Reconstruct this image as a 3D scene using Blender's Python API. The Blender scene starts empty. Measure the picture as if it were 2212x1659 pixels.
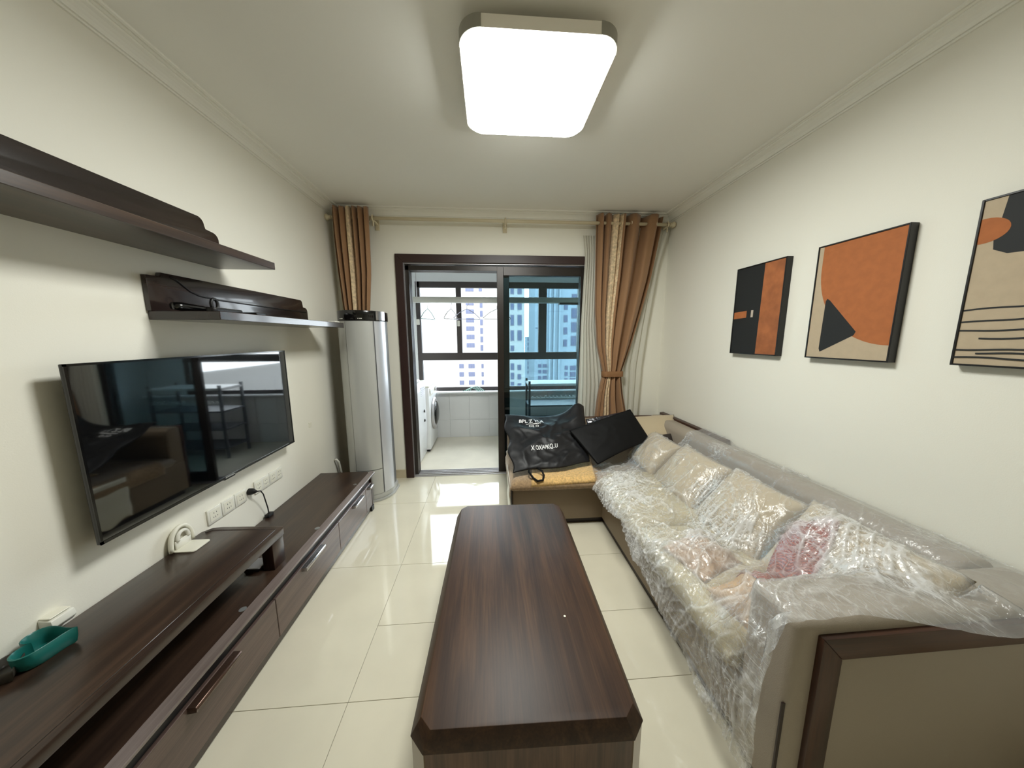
import bpy, bmesh, math, random
import numpy as np
from mathutils import Vector, Matrix, noise
from mathutils.bvhtree import BVHTree
S = bpy.context.scene
C = S.collection
R_ = random.Random(4)
PI = math.pi

# ---------------------------------------------------------------- camera
f_px, pitch, yaw, roll, CH = 676.87, -0.1477, 0.0703, -0.0035, 1.4984
cy, sy, cp, sp = math.cos(yaw), math.sin(yaw), math.cos(pitch), math.sin(pitch)
Fw = Vector((sy * cp, cy * cp, sp)); Rt = Vector((cy, -sy, 0)); Up = Rt.cross(Fw)
Rt, Up = math.cos(roll) * Rt + math.sin(roll) * Up, -math.sin(roll) * Rt + math.cos(roll) * Up
cam = bpy.data.cameras.new('camera'); cam.sensor_fit = 'HORIZONTAL'; cam.sensor_width = 36
cam.lens = f_px / 2212 * 36; cam.clip_start = 0.02; cam.clip_end = 1000
co = bpy.data.objects.new('camera', cam); C.objects.link(co)
M = Matrix((Rt, Up, -Fw)).transposed().to_4x4(); M.translation = (0, 0, CH)
co.matrix_world = M
S.camera = co

# ---------------------------------------------------------------- sky, exposure
w = bpy.data.worlds.new('sky'); S.world = w; w.use_nodes = True
bg = w.node_tree.nodes['Background']; bg.inputs[0].default_value = (0.93, 0.97, 1.0, 1); bg.inputs[1].default_value = 11.0
LAMP = 50.0                                        # radiance of the ceiling lamp's diffuser
S.view_settings.view_transform = 'Standard'; S.view_settings.look = 'None'
S.view_settings.gamma = 1; S.view_settings.use_curve_mapping = False
S.view_settings.exposure = 0.0
S.cycles.use_denoising = True
S.cycles.max_bounces = 9; S.cycles.diffuse_bounces = 5; S.cycles.glossy_bounces = 4
S.cycles.transparent_max_bounces = 12; S.cycles.transmission_bounces = 6
S.cycles.sample_clamp_indirect = 6; S.cycles.use_adaptive_sampling = True; S.cycles.adaptive_threshold = 0.02
S.cycles.caustics_reflective = False; S.cycles.caustics_refractive = False

# ---------------------------------------------------------------- materials
def srgb(r, g, b):
    def c(v):
        v /= 255.
        return v / 12.92 if v <= .04045 else ((v + .055) / 1.055) ** 2.4
    return (c(r), c(g), c(b), 1)
def mat(name, col, rough=.5, metal=0, spec=.5, coat=0, bump=0, bscale=200, var=0, vscale=3, trans=0, ior=1.5, sheen=0):
    m = bpy.data.materials.new(name); m.use_nodes = True
    nt = m.node_tree; p = nt.nodes['Principled BSDF']
    p.inputs['Base Color'].default_value = col; p.inputs['Roughness'].default_value = rough
    p.inputs['Metallic'].default_value = metal; p.inputs['Specular IOR Level'].default_value = spec
    p.inputs['Coat Weight'].default_value = coat; p.inputs['Coat Roughness'].default_value = .08
    p.inputs['IOR'].default_value = ior; p.inputs['Sheen Weight'].default_value = sheen
    tc = nt.nodes.new('ShaderNodeTexCoord')
    if bump:
        n = nt.nodes.new('ShaderNodeTexNoise'); n.inputs['Scale'].default_value = bscale; n.inputs['Detail'].default_value = 3
        b = nt.nodes.new('ShaderNodeBump'); b.inputs['Strength'].default_value = bump; b.inputs['Distance'].default_value = .002
        nt.links.new(tc.outputs['Object'], n.inputs['Vector']); nt.links.new(n.outputs[0], b.inputs['Height']); nt.links.new(b.outputs[0], p.inputs['Normal'])
    if var:
        n = nt.nodes.new('ShaderNodeTexNoise'); n.inputs['Scale'].default_value = vscale; n.inputs['Detail'].default_value = 5
        r = nt.nodes.new('ShaderNodeValToRGB')
        r.color_ramp.elements[0].position = .35; r.color_ramp.elements[1].position = .65
        r.color_ramp.elements[0].color = [c * (1 - var) for c in col[:3]] + [1]; r.color_ramp.elements[1].color = [min(1, c * (1 + var)) for c in col[:3]] + [1]
        nt.links.new(tc.outputs['Object'], n.inputs['Vector']); nt.links.new(n.outputs[0], r.inputs[0]); nt.links.new(r.outputs[0], p.inputs['Base Color'])
    return m
def wood(name, dark, mid, light, axis='Y', rough=.32, coat=.25, sc=1.0):
    m = mat(name, mid, rough, coat=coat); nt = m.node_tree; p = nt.nodes['Principled BSDF']
    tc = nt.nodes.new('ShaderNodeTexCoord'); mp = nt.nodes.new('ShaderNodeMapping')
    s = {'X': (1.1, 16, 16), 'Y': (16, 1.1, 16), 'Z': (16, 16, 1.1)}[axis]
    mp.inputs['Scale'].default_value = [v * sc for v in s]
    n = nt.nodes.new('ShaderNodeTexNoise'); n.inputs['Scale'].default_value = 1.0; n.inputs['Detail'].default_value = 6; n.inputs['Roughness'].default_value = .6; n.inputs['Distortion'].default_value = .6
    mp2 = nt.nodes.new('ShaderNodeMapping'); s2 = {'X': (4, 160, 160), 'Y': (160, 4, 160), 'Z': (160, 160, 4)}[axis]; mp2.inputs['Scale'].default_value = s2
    n2 = nt.nodes.new('ShaderNodeTexNoise'); n2.inputs['Scale'].default_value = 1.0; n2.inputs['Detail'].default_value = 3
    mx = nt.nodes.new('ShaderNodeMix'); mx.data_type = 'FLOAT'; mx.inputs[0].default_value = .28
    r = nt.nodes.new('ShaderNodeValToRGB'); e = r.color_ramp.elements
    e[0].position = .36; e[0].color = dark; e[1].position = .66; e[1].color = light; k = e.new(.5); k.color = mid
    L = nt.links.new
    L(tc.outputs['Object'], mp.inputs[0]); L(mp.outputs[0], n.inputs['Vector']); L(tc.outputs['Object'], mp2.inputs[0]); L(mp2.outputs[0], n2.inputs['Vector'])
    L(n.outputs[0], mx.inputs[2]); L(n2.outputs[0], mx.inputs[3]); L(mx.outputs[0], r.inputs[0]); L(r.outputs[0], p.inputs['Base Color'])
    b = nt.nodes.new('ShaderNodeBump'); b.inputs['Strength'].default_value = .08; b.inputs['Distance'].default_value = .001
    L(n2.outputs[0], b.inputs['Height']); L(b.outputs[0], p.inputs['Normal'])
    return m
def emit(name, col, st):
    m = bpy.data.materials.new(name); m.use_nodes = True; nt = m.node_tree; nt.nodes.clear()
    e = nt.nodes.new('ShaderNodeEmission'); o = nt.nodes.new('ShaderNodeOutputMaterial')
    e.inputs[0].default_value = col; e.inputs[1].default_value = st; nt.links.new(e.outputs[0], o.inputs[0]); return m
def schlick(nt, f0=.04, nrm=None):
    lw = nt.nodes.new('ShaderNodeLayerWeight'); lw.inputs[0].default_value = .5
    if nrm: nt.links.new(nrm, lw.inputs['Normal'])
    p = nt.nodes.new('ShaderNodeMath'); p.operation = 'POWER'; p.inputs[1].default_value = 4.5
    a = nt.nodes.new('ShaderNodeMath'); a.operation = 'MULTIPLY_ADD'; a.inputs[1].default_value = 1 - f0; a.inputs[2].default_value = f0; a.use_clamp = True
    nt.links.new(lw.outputs['Facing'], p.inputs[0]); nt.links.new(p.outputs[0], a.inputs[0]); return a
def thin_glass(name, tint, refl=.06, rough=0.0):
    m = bpy.data.materials.new(name); m.use_nodes = True; nt = m.node_tree; nt.nodes.clear()
    o = nt.nodes.new('ShaderNodeOutputMaterial'); t = nt.nodes.new('ShaderNodeBsdfTransparent'); g = nt.nodes.new('ShaderNodeBsdfGlossy')
    t.inputs[0].default_value = tint; g.inputs['Roughness'].default_value = rough; g.inputs[0].default_value = (1, 1, 1, 1)
    lw = schlick(nt)
    mx = nt.nodes.new('ShaderNodeMixShader')
    nt.links.new(lw.outputs[0], mx.inputs[0]); nt.links.new(t.outputs[0], mx.inputs[1]); nt.links.new(g.outputs[0], mx.inputs[2]); nt.links.new(mx.outputs[0], o.inputs[0]); return m

m_wall = mat('wall paint', srgb(238, 235, 223), .75, spec=.25, bump=.12, bscale=260)
m_ceil = mat('ceiling paint', srgb(240, 238, 230), .85, spec=.2)
m_trim = mat('plaster trim', srgb(244, 242, 232), .6, spec=.3)
m_tile = mat('polished floor tile', srgb(216, 209, 188), .045, spec=.62, var=.05, vscale=2.2)
m_grout = mat('grout', srgb(120, 112, 98), .8)
m_base = mat('stone skirting', srgb(196, 184, 158), .25, var=.06, vscale=8)
W_D, W_M, W_L = srgb(38, 27, 22), srgb(52, 38, 30), srgb(70, 52, 40)
m_woodY = wood('walnut along room', W_D, W_M, W_L, 'Y')
m_woodYd = wood('dark walnut along room', srgb(26, 18, 17), srgb(38, 28, 26), srgb(54, 41, 37), 'Y', rough=.25, coat=.4)
m_woodZ = wood('dark walnut upright', srgb(30, 18, 15), srgb(46, 29, 23), srgb(66, 43, 32), 'Z', rough=.28, coat=.3)
m_woodX = wood('dark walnut across room', srgb(30, 18, 15), srgb(46, 29, 23), srgb(66, 43, 32), 'X', rough=.28, coat=.3)
m_woodZl = wood('walnut panel upright', srgb(58, 38, 28), srgb(88, 61, 46), srgb(112, 82, 62), 'Z', rough=.4, coat=.1)
m_front = wood('drawer front veneer', srgb(62, 48, 44), srgb(84, 67, 61), srgb(104, 84, 76), 'Y', rough=.34, coat=.3)
m_tabletop = wood('coffee table walnut', srgb(44, 29, 21), srgb(60, 41, 29), srgb(80, 56, 38), 'Y', rough=.46, coat=.0, sc=1.2); m_tabletop.node_tree.nodes['Principled BSDF'].inputs['Specular IOR Level'].default_value = .3
m_frameR = mat('dark red door casing', srgb(44, 22, 18), .42)
m_alu = mat('dark bronze aluminium', srgb(44, 38, 34), .35, metal=.3)
m_aluB = mat('balcony window frame', srgb(72, 66, 66), .4, metal=.2)
m_silver = mat('silver channel', srgb(196, 194, 196), .3, metal=.6)
m_black = mat('black gloss plastic', srgb(8, 8, 9), .12, spec=.6)
m_blackm = mat('black matt plastic', srgb(14, 14, 15), .45)
m_blackf = mat('black picture frame', srgb(14, 12, 12), .4)
m_screen = mat('television screen', srgb(4, 5, 7), .035, spec=1.0, ior=1.75)
m_white = mat('white plastic', srgb(228, 226, 216), .35)
m_whitew = mat('white enamel', srgb(236, 238, 240), .25)
m_chrome = mat('brushed steel', srgb(190, 188, 190), .25, metal=.9)
m_acm = mat('silver lacquered casing', srgb(186, 187, 184), .32, metal=.25, spec=.5)
m_acd = mat('shaded casing grey', srgb(132, 134, 134), .3, metal=.4)  # darker casing grey: shade on the air conditioner's rear body put into colour
m_leather = mat('taupe leather', srgb(158, 147, 133), .48, bump=.35, bscale=420, spec=.4)
m_leatherd = mat('brown leather base', srgb(134, 118, 98), .5, bump=.3, bscale=420, spec=.4)
m_sofaW = wood('sofa trim wood', srgb(42, 21, 12), srgb(60, 32, 18), srgb(80, 46, 26), 'X', rough=.42, coat=.05)
m_sofaWz = wood('sofa trim wood upright', srgb(42, 21, 12), srgb(60, 32, 18), srgb(80, 46, 26), 'Z', rough=.42, coat=.05)
m_plinth = mat('dark plinth', srgb(38, 22, 18), .4)
m_pillow = mat('beige pillow cloth', srgb(190, 173, 143), .85, bump=.5, bscale=300, sheen=.3)
m_seatc = mat('cream quilted seat cloth', srgb(188, 176, 144), .85, bump=.5, bscale=200, var=.12, vscale=9)
m_tan = mat('tan blanket', srgb(188, 152, 108), .9, bump=.6, bscale=200)
m_tube = mat('curtain pole cream', srgb(212, 200, 170), .35)
m_card = mat('cream card', srgb(232, 229, 214), .4)

# ---------------------------------------------------------------- mesh helpers (all coordinates in world metres)
def nb(): return bmesh.new()
def box(bm, a, b, bev=0, seg=1):
    t = bmesh.new(); bmesh.ops.create_cube(t, size=1)
    a, b = Vector(a), Vector(b); c, s = (a + b) / 2, b - a
    for v in t.verts: v.co = Vector((v.co.x * s.x, v.co.y * s.y, v.co.z * s.z)) + c
    if bev: bmesh.ops.bevel(t, geom=t.edges[:], offset=bev, segments=seg, profile=.5, affect='EDGES')
    join(bm, t)
def join(bm, t, mx=None):
    if mx: bmesh.ops.transform(t, matrix=mx, verts=t.verts)
    me = bpy.data.meshes.new('tmp'); t.to_mesh(me); bm.from_mesh(me); bpy.data.meshes.remove(me); t.free()
def prism(bm, pts, axis, a, b, bev=0, seg=2):
    """extrude a closed 2-D outline along an axis"""
    t = bmesh.new()
    mk = {'x': lambda p, q: (q, p[0], p[1]), 'y': lambda p, q: (p[0], q, p[1]), 'z': lambda p, q: (p[0], p[1], q)}[axis]
    v0 = [t.verts.new(mk(p, a)) for p in pts]; v1 = [t.verts.new(mk(p, b)) for p in pts]
    n = len(pts); t.faces.new(v0); t.faces.new(v1[::-1])
    for i in range(n): t.faces.new((v0[i], v1[i], v1[(i + 1) % n], v0[(i + 1) % n]))
    bmesh.ops.recalc_face_normals(t, faces=t.faces)
    if bev:
        bmesh.ops.bevel(t, geom=t.edges[:], offset=bev, segments=seg, profile=.5, affect='EDGES')
    join(bm, t)
def frustum(bm, lo, hi, z0, z1):
    t = bmesh.new(); n = len(lo)
    v0 = [t.verts.new((p[0], p[1], z0)) for p in lo]; v1 = [t.verts.new((p[0], p[1], z1)) for p in hi]
    t.faces.new(v0); t.faces.new(v1[::-1])
    for i in range(n): t.faces.new((v0[i], v1[i], v1[(i + 1) % n], v0[(i + 1) % n]))
    bmesh.ops.recalc_face_normals(t, faces=t.faces); join(bm, t)
def rrect(x0, y0, x1, y1, r, n=6):
    out = []
    for cx, cy_, a0 in ((x1 - r, y1 - r, 0), (x0 + r, y1 - r, 90), (x0 + r, y0 + r, 180), (x1 - r, y0 + r, 270)):
        for i in range(n + 1):
            a = math.radians(a0 + 90 * i / n); out.append((cx + r * math.cos(a), cy_ + r * math.sin(a)))
    return out
def lathe(bm, prof, c, seg=24, axis='z', sx=1, sy_=1):
    t = bmesh.new(); rings = []
    for r, h in prof:
        ring = []
        for i in range(seg):
            a = 2 * PI * i / seg; p = (r * math.cos(a) * sx, r * math.sin(a) * sy_, h)
            if axis == 'x': p = (p[2], p[0], p[1])
            if axis == 'y': p = (p[0], p[2], p[1])
            ring.append(t.verts.new(Vector(c) + Vector(p)))
        rings.append(ring)
    for A, B in zip(rings, rings[1:]):
        for i in range(seg): t.faces.new((A[i], A[(i + 1) % seg], B[(i + 1) % seg], B[i]))
    t.faces.new(rings[0][::-1]); t.faces.new(rings[-1])
    bmesh.ops.remove_doubles(t, verts=t.verts, dist=1e-5)
    bmesh.ops.recalc_face_normals(t, faces=t.faces); join(bm, t)
def tube(bm, pts, r, seg=8, closed=False):
    t = bmesh.new(); pts = [Vector(p) for p in pts]; n = len(pts); rings = []; up = None
    for i, p in enumerate(pts):
        if closed: d = pts[(i + 1) % n] - pts[i - 1]
        else: d = pts[min(i + 1, n - 1)] - pts[max(i - 1, 0)]
        d.normalize()
        if up is None: up = Vector((0, 0, 1)) if abs(d.z) < .9 else Vector((1, 0, 0))
        s = d.cross(up).normalized(); up = s.cross(d).normalized()
        rr = r[i] if isinstance(r, (list, tuple)) else r
        rings.append([t.verts.new(p + rr * (math.cos(2 * PI * k / seg) * s + math.sin(2 * PI * k / seg) * up)) for k in range(seg)])
    for i in range(n if closed else n - 1):
        A, B = rings[i], rings[(i + 1) % n]
        for k in range(seg): t.faces.new((A[k], A[(k + 1) % seg], B[(k + 1) % seg], B[k]))
    if not closed: t.faces.new(rings[0][::-1]); t.faces.new(rings[-1])
    bmesh.ops.recalc_face_normals(t, faces=t.faces); join(bm, t)
def grid(bm, fn, nu, nv, close_u=False):
    """fn(u,v) -> world point"""
    V = [[bm.verts.new(fn(i / nu, j / nv)) for j in range(nv + 1)] for i in range(nu + (0 if close_u else 1))]
    n = len(V)
    for i in range(nu):
        for j in range(nv):
            bm.faces.new((V[i][j], V[(i + 1) % n][j], V[(i + 1) % n][j + 1], V[i][j + 1]))
    return V
def obj(name, bm, m, parent=None, smooth=False, label=None, kind=None):
    if isinstance(bm, bmesh.types.BMesh):
        me = bpy.data.meshes.new(name); bm.to_mesh(me); bm.free()
    else: me = bm
    o = bpy.data.objects.new(name, me); C.objects.link(o)
    for mm in (m if isinstance(m, (list, tuple)) else [m]): me.materials.append(mm)
    if smooth is True:
        for p in me.polygons: p.use_smooth = True
    elif smooth:
        for p in me.polygons: p.use_smooth = True
        me.set_sharp_from_angle(angle=math.radians(smooth))
    if parent:
        L = parent['_w']; me.transform(Matrix.Translation(-Vector(L))); o.parent = parent; o['_w'] = L
    else:
        # origin at the mesh's bottom centre
        lo = Vector([min(v.co[i] for v in me.vertices) for i in range(3)]); hi = Vector([max(v.co[i] for v in me.vertices) for i in range(3)])
        c = Vector(((lo.x + hi.x) / 2, (lo.y + hi.y) / 2, lo.z)); me.transform(Matrix.Translation(-c)); o.location = c; o['_w'] = tuple(c)
    if label: o['label'] = label
    if kind: o['kind'] = kind
    return o
def thing(name, label, cat, loc, group=None):
    o = bpy.data.objects.new(name, None); C.objects.link(o); o.location = loc; o.empty_display_size = .05
    o['_w'] = tuple(loc); o['label'] = label; o['category'] = cat
    if group: o['group'] = group
    return o
def tag(o, label, cat, group=None):
    o['label'] = label; o['category'] = cat
    if group: o['group'] = group
    return o
def setting(name, loc=(0, 0, 0)):
    o = bpy.data.objects.new(name, None); C.objects.link(o); o.location = loc; o['_w'] = tuple(loc); o['kind'] = 'structure'; return o
def struct(name, bm, m, parent=None, smooth=False):
    o = obj(name, bm, m, parent, smooth)
    if not parent: o['kind'] = 'structure'
    return o
def dup(root, loc, label=None):
    r = root.copy(); C.objects.link(r); r.location = loc; r['_w'] = tuple(loc)
    if label: r['label'] = label
    for ch in list(root.children):
        c = ch.copy(); C.objects.link(c); c.parent = r
        for g in ch.children:
            d = g.copy(); C.objects.link(d); d.parent = c
    return r

# ================================================================= ROOM
XL, XR, YF, YB, H = -1.48, 1.852, 3.288, -2.6, 2.71
BY = 4.65                                            # balcony parapet plane
b = nb(); box(b, (XL - .12, YB, 0), (XL, YF + .16, H)); struct('wall_left', b, m_wall)
b = nb(); box(b, (XR, YB, 0), (XR + .12, YF + .16, H)); struct('wall_right', b, m_wall)
b = nb(); box(b, (XL - .12, YB - .12, 0), (XR + .12, YB, H)); struct('wall_back', b, m_wall)
b = nb()
DX0, DX1, DZ = -.845, 1.035, 2.235
box(b, (XL, YF, 0), (DX0, YF + .16, H)); box(b, (DX1, YF, 0), (XR, YF + .16, H)); box(b, (DX0, YF, DZ), (DX1, YF + .16, H))
struct('wall_far', b, m_wall)
b = nb(); box(b, (XL - .12, YB - .12, H), (XR + .12, YF + .16, H + .1)); struct('ceiling', b, m_ceil)
# floor: bed + tiles with recessed joints
fl = setting('floor')
b = nb(); box(b, (XL, YB, -.06), (XR, YF + .16, -.004)); obj('grout_bed', b, m_grout, fl)
xs = [XL, -1.4078, -.6078, .1922, .9922, 1.7922, XR]
ys = [YB, -2.0607, -1.2607, -.4607, .3393, 1.1393, 1.9393, 2.7393, YF + .16]
tc = {}
for i in range(len(xs) - 1):
    for j in range(len(ys) - 1):
        spans = [(ys[j], ys[j + 1])]
        if i in (2, 3) and ys[j] == 1.1393: spans = [(1.1393, 1.49), (1.49, 1.9393)]
        for (y0, y1) in spans:
            g = .0009; key = (round(xs[i + 1] - xs[i], 3), round(y1 - y0, 3))
            b = nb(); box(b, (xs[i] + g, y0 + g, -.012), (xs[i + 1] - g, y1 - g, 0), .0007)
            obj('tile', b, m_tile, fl)
# stone skirting
for nm, a, c in (('baseboard_far', (XL, YF - .012, 0), (-.915, YF, .092)), ('baseboard_left', (XL, YB, 0), (XL + .012, YF - .012, .092)),
                 ('baseboard_right', (XR - .012, YB, 0), (XR, YF - .012, .092)), ('baseboard_far_right', (1.115, YF - .012, 0), (XR - .012, YF, .092))):
    b = nb(); box(b, a, c, .002); struct(nm, b, m_base)
# plaster cornice
prof = [(0, -.066), (.009, -.066), (.010, -.058), (.006, -.055), (.014, -.054), (.015, -.049), (.020, -.040), (.030, -.030), (.044, -.022), (.058, -.018), (.060, -.010), (.066, -.012), (.076, -.010), (.078, -.003), (.084, -.009), (.094, -.007), (.096, 0), (0, 0)]
def cornice(name, p0, p1, inward):
    b = nb(); t = bmesh.new(); p0, p1, inw = Vector(p0), Vector(p1), Vector(inward); d = (p1 - p0).normalized(); rs = []
    for p, s in ((p0, 1), (p1, -1)): rs.append([t.verts.new(p + inw * a + Vector((0, 0, z)) + d * s * a * (1 if s == -1 or name == 'trim_3' else 0)) for a, z in prof])
    n = len(prof)
    for i in range(n): t.faces.new((rs[0][i], rs[0][(i + 1) % n], rs[1][(i + 1) % n], rs[1][i]))
    bmesh.ops.recalc_face_normals(t, faces=t.faces); join(b, t); struct(name, b, m_trim)
cornice('trim_1', (XL, YB, H), (XL, YF, H), (1, 0, 0)); cornice('trim_2', (XR, YB, H), (XR, YF, H), (-1, 0, 0)); cornice('trim_3', (XL, YF, H), (XR, YF, H), (0, -1, 0))

# ----------------------------------------------------------------- balcony shell
BL, BR, BH = -1.36, 1.95, 2.56
b = nb(); box(b, (BL, YF + .16, -.05), (BR, BY + .2, 0)); struct('floor_balcony', b, mat('balcony floor stone', srgb(222, 216, 200), .12, var=.04, vscale=4))
b = nb(); box(b, (BL - .1, YF + .16, -.05), (BL, BY + .2, BH)); struct('wall_balcony_left', b, m_whitew)
b = nb(); box(b, (BR, YF + .16, -.05), (BR + .1, BY + .2, BH)); struct('wall_balcony_right', b, m_whitew)
b = nb(); box(b, (BL - .1, YF + .16, BH), (BR + .1, BY + .2, BH + .1)); struct('ceiling_balcony', b, m_whitew)
wb = setting('wall_balcony_far', (0, BY, 0))
b = nb(); box(b, (BL, BY + .012, -.05), (BR, BY + .2, .69)); box(b, (BL, BY + .02, 2.286), (BR, BY + .2, BH)); box(b, (BL, BY + .02, .69), (-1.045, BY + .2, 2.286)); box(b, (1.47, BY + .02, .69), (BR, BY + .2, 2.286))
obj('wall_body', b, m_whitew, wb)
m_wtile = mat('white wall tile', srgb(226, 228, 230), .2, spec=.5)
k = -1.2
x = -1.2
while x < BR:
    for z0, z1 in ((0, .272), (.272, .69)):
        b = nb(); box(b, (max(x, BL) + .001, BY, z0 + .001), (min(x + .295, BR) - .001, BY + .011, z1 - .001), .001); obj('tile', b, m_wtile, wb)
    x += .295
b = nb(); box(b, (-.78, BY - .10, .69), (BR, BY + .06, .712), .004); obj('window_sill', b, m_whitew, wb)
# balcony window: frame, mullions, panes
wn = setting('window_1', (0, BY, .7))
y0, y1 = BY + .03, BY + .09
b = nb()
box(b, (-1.045, y0, 2.205), (1.47, y1, 2.286), .003); box(b, (-1.045, y0, .712), (1.47, y1, .765), .003)
box(b, (-1.045, y0, .712), (-.985, y1, 2.286), .003); box(b, (1.40, y0, .712), (1.47, y1, 2.286), .003)
box(b, (-1.045, y0 - .01, 1.17), (1.47, y1, 1.278), .003)
obj('window_frame', b, m_aluB, wn)
for (xa, xb) in ((-.475, -.40), (.725, .845)):
    b = nb(); box(b, (xa, y0 - .012, 1.27), (xb, y1, 2.21), .003); obj('mullion', b, m_aluB, wn)
b = nb(); box(b, (1.315, y0 - .012, 1.27), (1.40, y1, 2.21), .003); obj('mullion', b, m_aluB, wn)
m_pane = thin_glass('clear pane', (.93, .96, .97, 1))
for (xa, xb, za, zb) in ((-.985, -.475, 1.278, 2.205), (-.40, .725, 1.278, 2.205), (.845, 1.315, 1.278, 2.205), (-.985, 1.40, .765, 1.17)):
    b = nb(); box(b, (xa, y0 + .025, za), (xb, y0 + .031, zb)); obj('pane', b, m_pane, wn)
b = nb(); box(b, (-.462, y0 - .035, 1.66), (-.425, y0 - .01, 1.74), .004); obj('latch', b, m_white, wn, label='white window latch')
b = nb(); box(b, (-1.04, y0 - .035, 1.68), (-1.0, y0 - .01, 1.76), .004); obj('latch', b, m_white, wn, label='white window latch')

# ----------------------------------------------------------------- sliding door to the balcony
dr = setting('door_1', (0, YF, 0))
cw = .078
b = nb(); prism(b, [(-.911, 2.307), (-.911 + cw, 2.307 - cw), (-.911 + cw, 0), (-.911, 0)], 'y', YF - .022, YF + .01, .003); obj('casing', b, m_frameR, dr)
b = nb(); prism(b, [(1.10, 2.307), (1.10 - cw, 2.307 - cw), (1.10 - cw, 0), (1.10, 0)], 'y', YF - .022, YF + .01, .003); obj('casing', b, m_frameR, dr)
b = nb(); prism(b, [(-.911, 2.307), (1.10, 2.307), (1.10 - cw, 2.307 - cw), (-.911 + cw, 2.307 - cw)], 'y', YF - .022, YF + .01, .003); obj('casing', b, m_frameR, dr)
b = nb(); box(b, (DX0, YF - .005, 0), (DX0 + .014, YF + .16, DZ)); box(b, (DX1 - .014, YF, 0), (DX1, YF + .16, DZ)); box(b, (DX0, YF, DZ - .014), (DX1, YF + .16, DZ)); obj('lining', b, m_silver, dr)
b = nb()
for ya in (YF + .03, YF + .075, YF + .12): box(b, (DX0 + .014, ya, 0), (DX0 + .05, ya + .03, DZ - .014), .002); box(b, (DX0 + .014, ya, DZ - .07), (DX1 - .014, ya + .03, DZ - .024), .002)
obj('door_frame', b, m_alu, dr)
b = nb(); box(b, (DX0, YF + .0, 0), (DX1, YF + .15, .006), .001)
for ya in (YF + .02, YF + .06, YF + .10, YF + .135): box(b, (DX0, ya, .006), (DX1, ya + .006, .018))
obj('threshold_track', b, m_silver, dr)
m_tint = thin_glass('blue tinted glass', (.55, .68, .72, 1))
def leaf(xa, xb, y, nm, st):
    b = nb(); za, zb = .018, DZ - .028
    box(b, (xa, y, za), (xa + st, y + .035, zb), .003); box(b, (xb - st, y, za), (xb, y + .035, zb), .003)
    box(b, (xa + st, y, zb - .085), (xb - st, y + .035, zb), .003); box(b, (xa + st, y, za), (xb - st, y + .035, za + .09), .003)
    fr = obj(nm, b, m_alu, dr)
    b = nb(); box(b, (xa + st, y + .014, za + .09), (xb - st, y + .02, zb - .085)); obj('pane', b, m_tint, fr)
leaf(.082, DX1 - .014, YF + .028, 'sliding_leaf', .068)
b = nb(); y = YF + .08; box(b, (.13, y, .018), (.212, y + .035, DZ - .03), .003); box(b, (.212, y, DZ - .11), (DX1 - .02, y + .035, DZ - .03), .003); box(b, (.212, y, .018), (DX1 - .02, y + .035, .1), .003); box(b, (DX1 - .08, y, .018), (DX1 - .015, y + .035, DZ - .03), .003)
obj('sliding_leaf', b, m_alu, dr)

# ================================================================= OUTSIDE
def bmat(n, c): return mat(n, c, .9, spec=.1)
m_bA, m_bB, m_bC = bmat('cream tower render', srgb(150, 148, 145)), bmat('white tower render', srgb(136, 136, 136)), bmat('pale tower render', srgb(118, 128, 138))
m_wg = mat('far window glass', srgb(74, 78, 98), .4, spec=.1); m_wg2 = mat('far window frame', srgb(90, 90, 104), .6, spec=.1)
def building(name, label, x0, x1, y, z1, m, cols, D=18, ribs=()):
    t = thing(name, label, 'building', ((x0 + x1) / 2, y + D / 2, -45))
    b = nb(); box(b, (x0, y, -45), (x1, y + D, z1)); obj('facade', b, m, t)
    for rx in ribs:
        b = nb(); box(b, (rx, y - .6, -45), (rx + .5, y, z1)); obj('pilaster', b, m, t)
    for (xa, xb, zt, wh, pt, n, k) in cols:
        me = None
        for i in range(n):
            zc = zt - i * pt
            b = nb(); box(b, (xa, y - .12, zc - wh), (xb, y + .05, zc)); wo = obj('window', b, m_wg2, t)
            b = nb(); nn = k; ww = (xb - xa) / nn
            for j in range(nn): box(b, (xa + j * ww + ww * .12, y - .2, zc - wh * .9), (xa + (j + 1) * ww - ww * .12, y - .1, zc - wh * .1))
            obj('pane', b, m_wg, wo)
    return t
building('apartment_tower', 'cream apartment tower filling the left balcony window', -34, 4.0, 110, 22, m_bA,
         [(-7.95, -5.15, 18.1, 1.25, 30, 1, 3), (-3.5, -2.3, 18.1, 1.2, 30, 1, 1), (-7.95, -5.15, 13.9, 1.6, 2.85, 6, 3), (-3.2, -2.2, 13.5, 2.1, 2.9, 6, 1),
          (-10.7, -9.1, -7.55, 1.6, 2.9, 3, 2), (-7.5, -5.3, -7.55, 1.6, 2.9, 3, 3), (-3.0, -2.2, -7.6, 1.6, 2.9, 3, 1)])
building('apartment_tower', 'white tower with two stacks of tall windows, at left of tinted glass', 3.6, 7.7, 70, 14.5, m_bB,
         [(4.65, 5.4, 13.1, 2.3, 3.35, 4, 1), (6.2, 7.1, 13.1, 2.3, 3.35, 4, 2), (4.65, 5.4, -.3 + 0, 1.2, 30, 1, 1), (4.65, 5.4, -4.25, 1.5, 2.1, 3, 1), (6.2, 7.0, -4.6, 1.2, 2.1, 3, 2)], D=4)
building('office_block', 'small low distant block in the gap between the towers', 23.5, 31, 200, 1.9, m_bC, [(24.2, 28.0, 1.2, 1.8, 3.0, 8, 4)], D=10)
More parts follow.
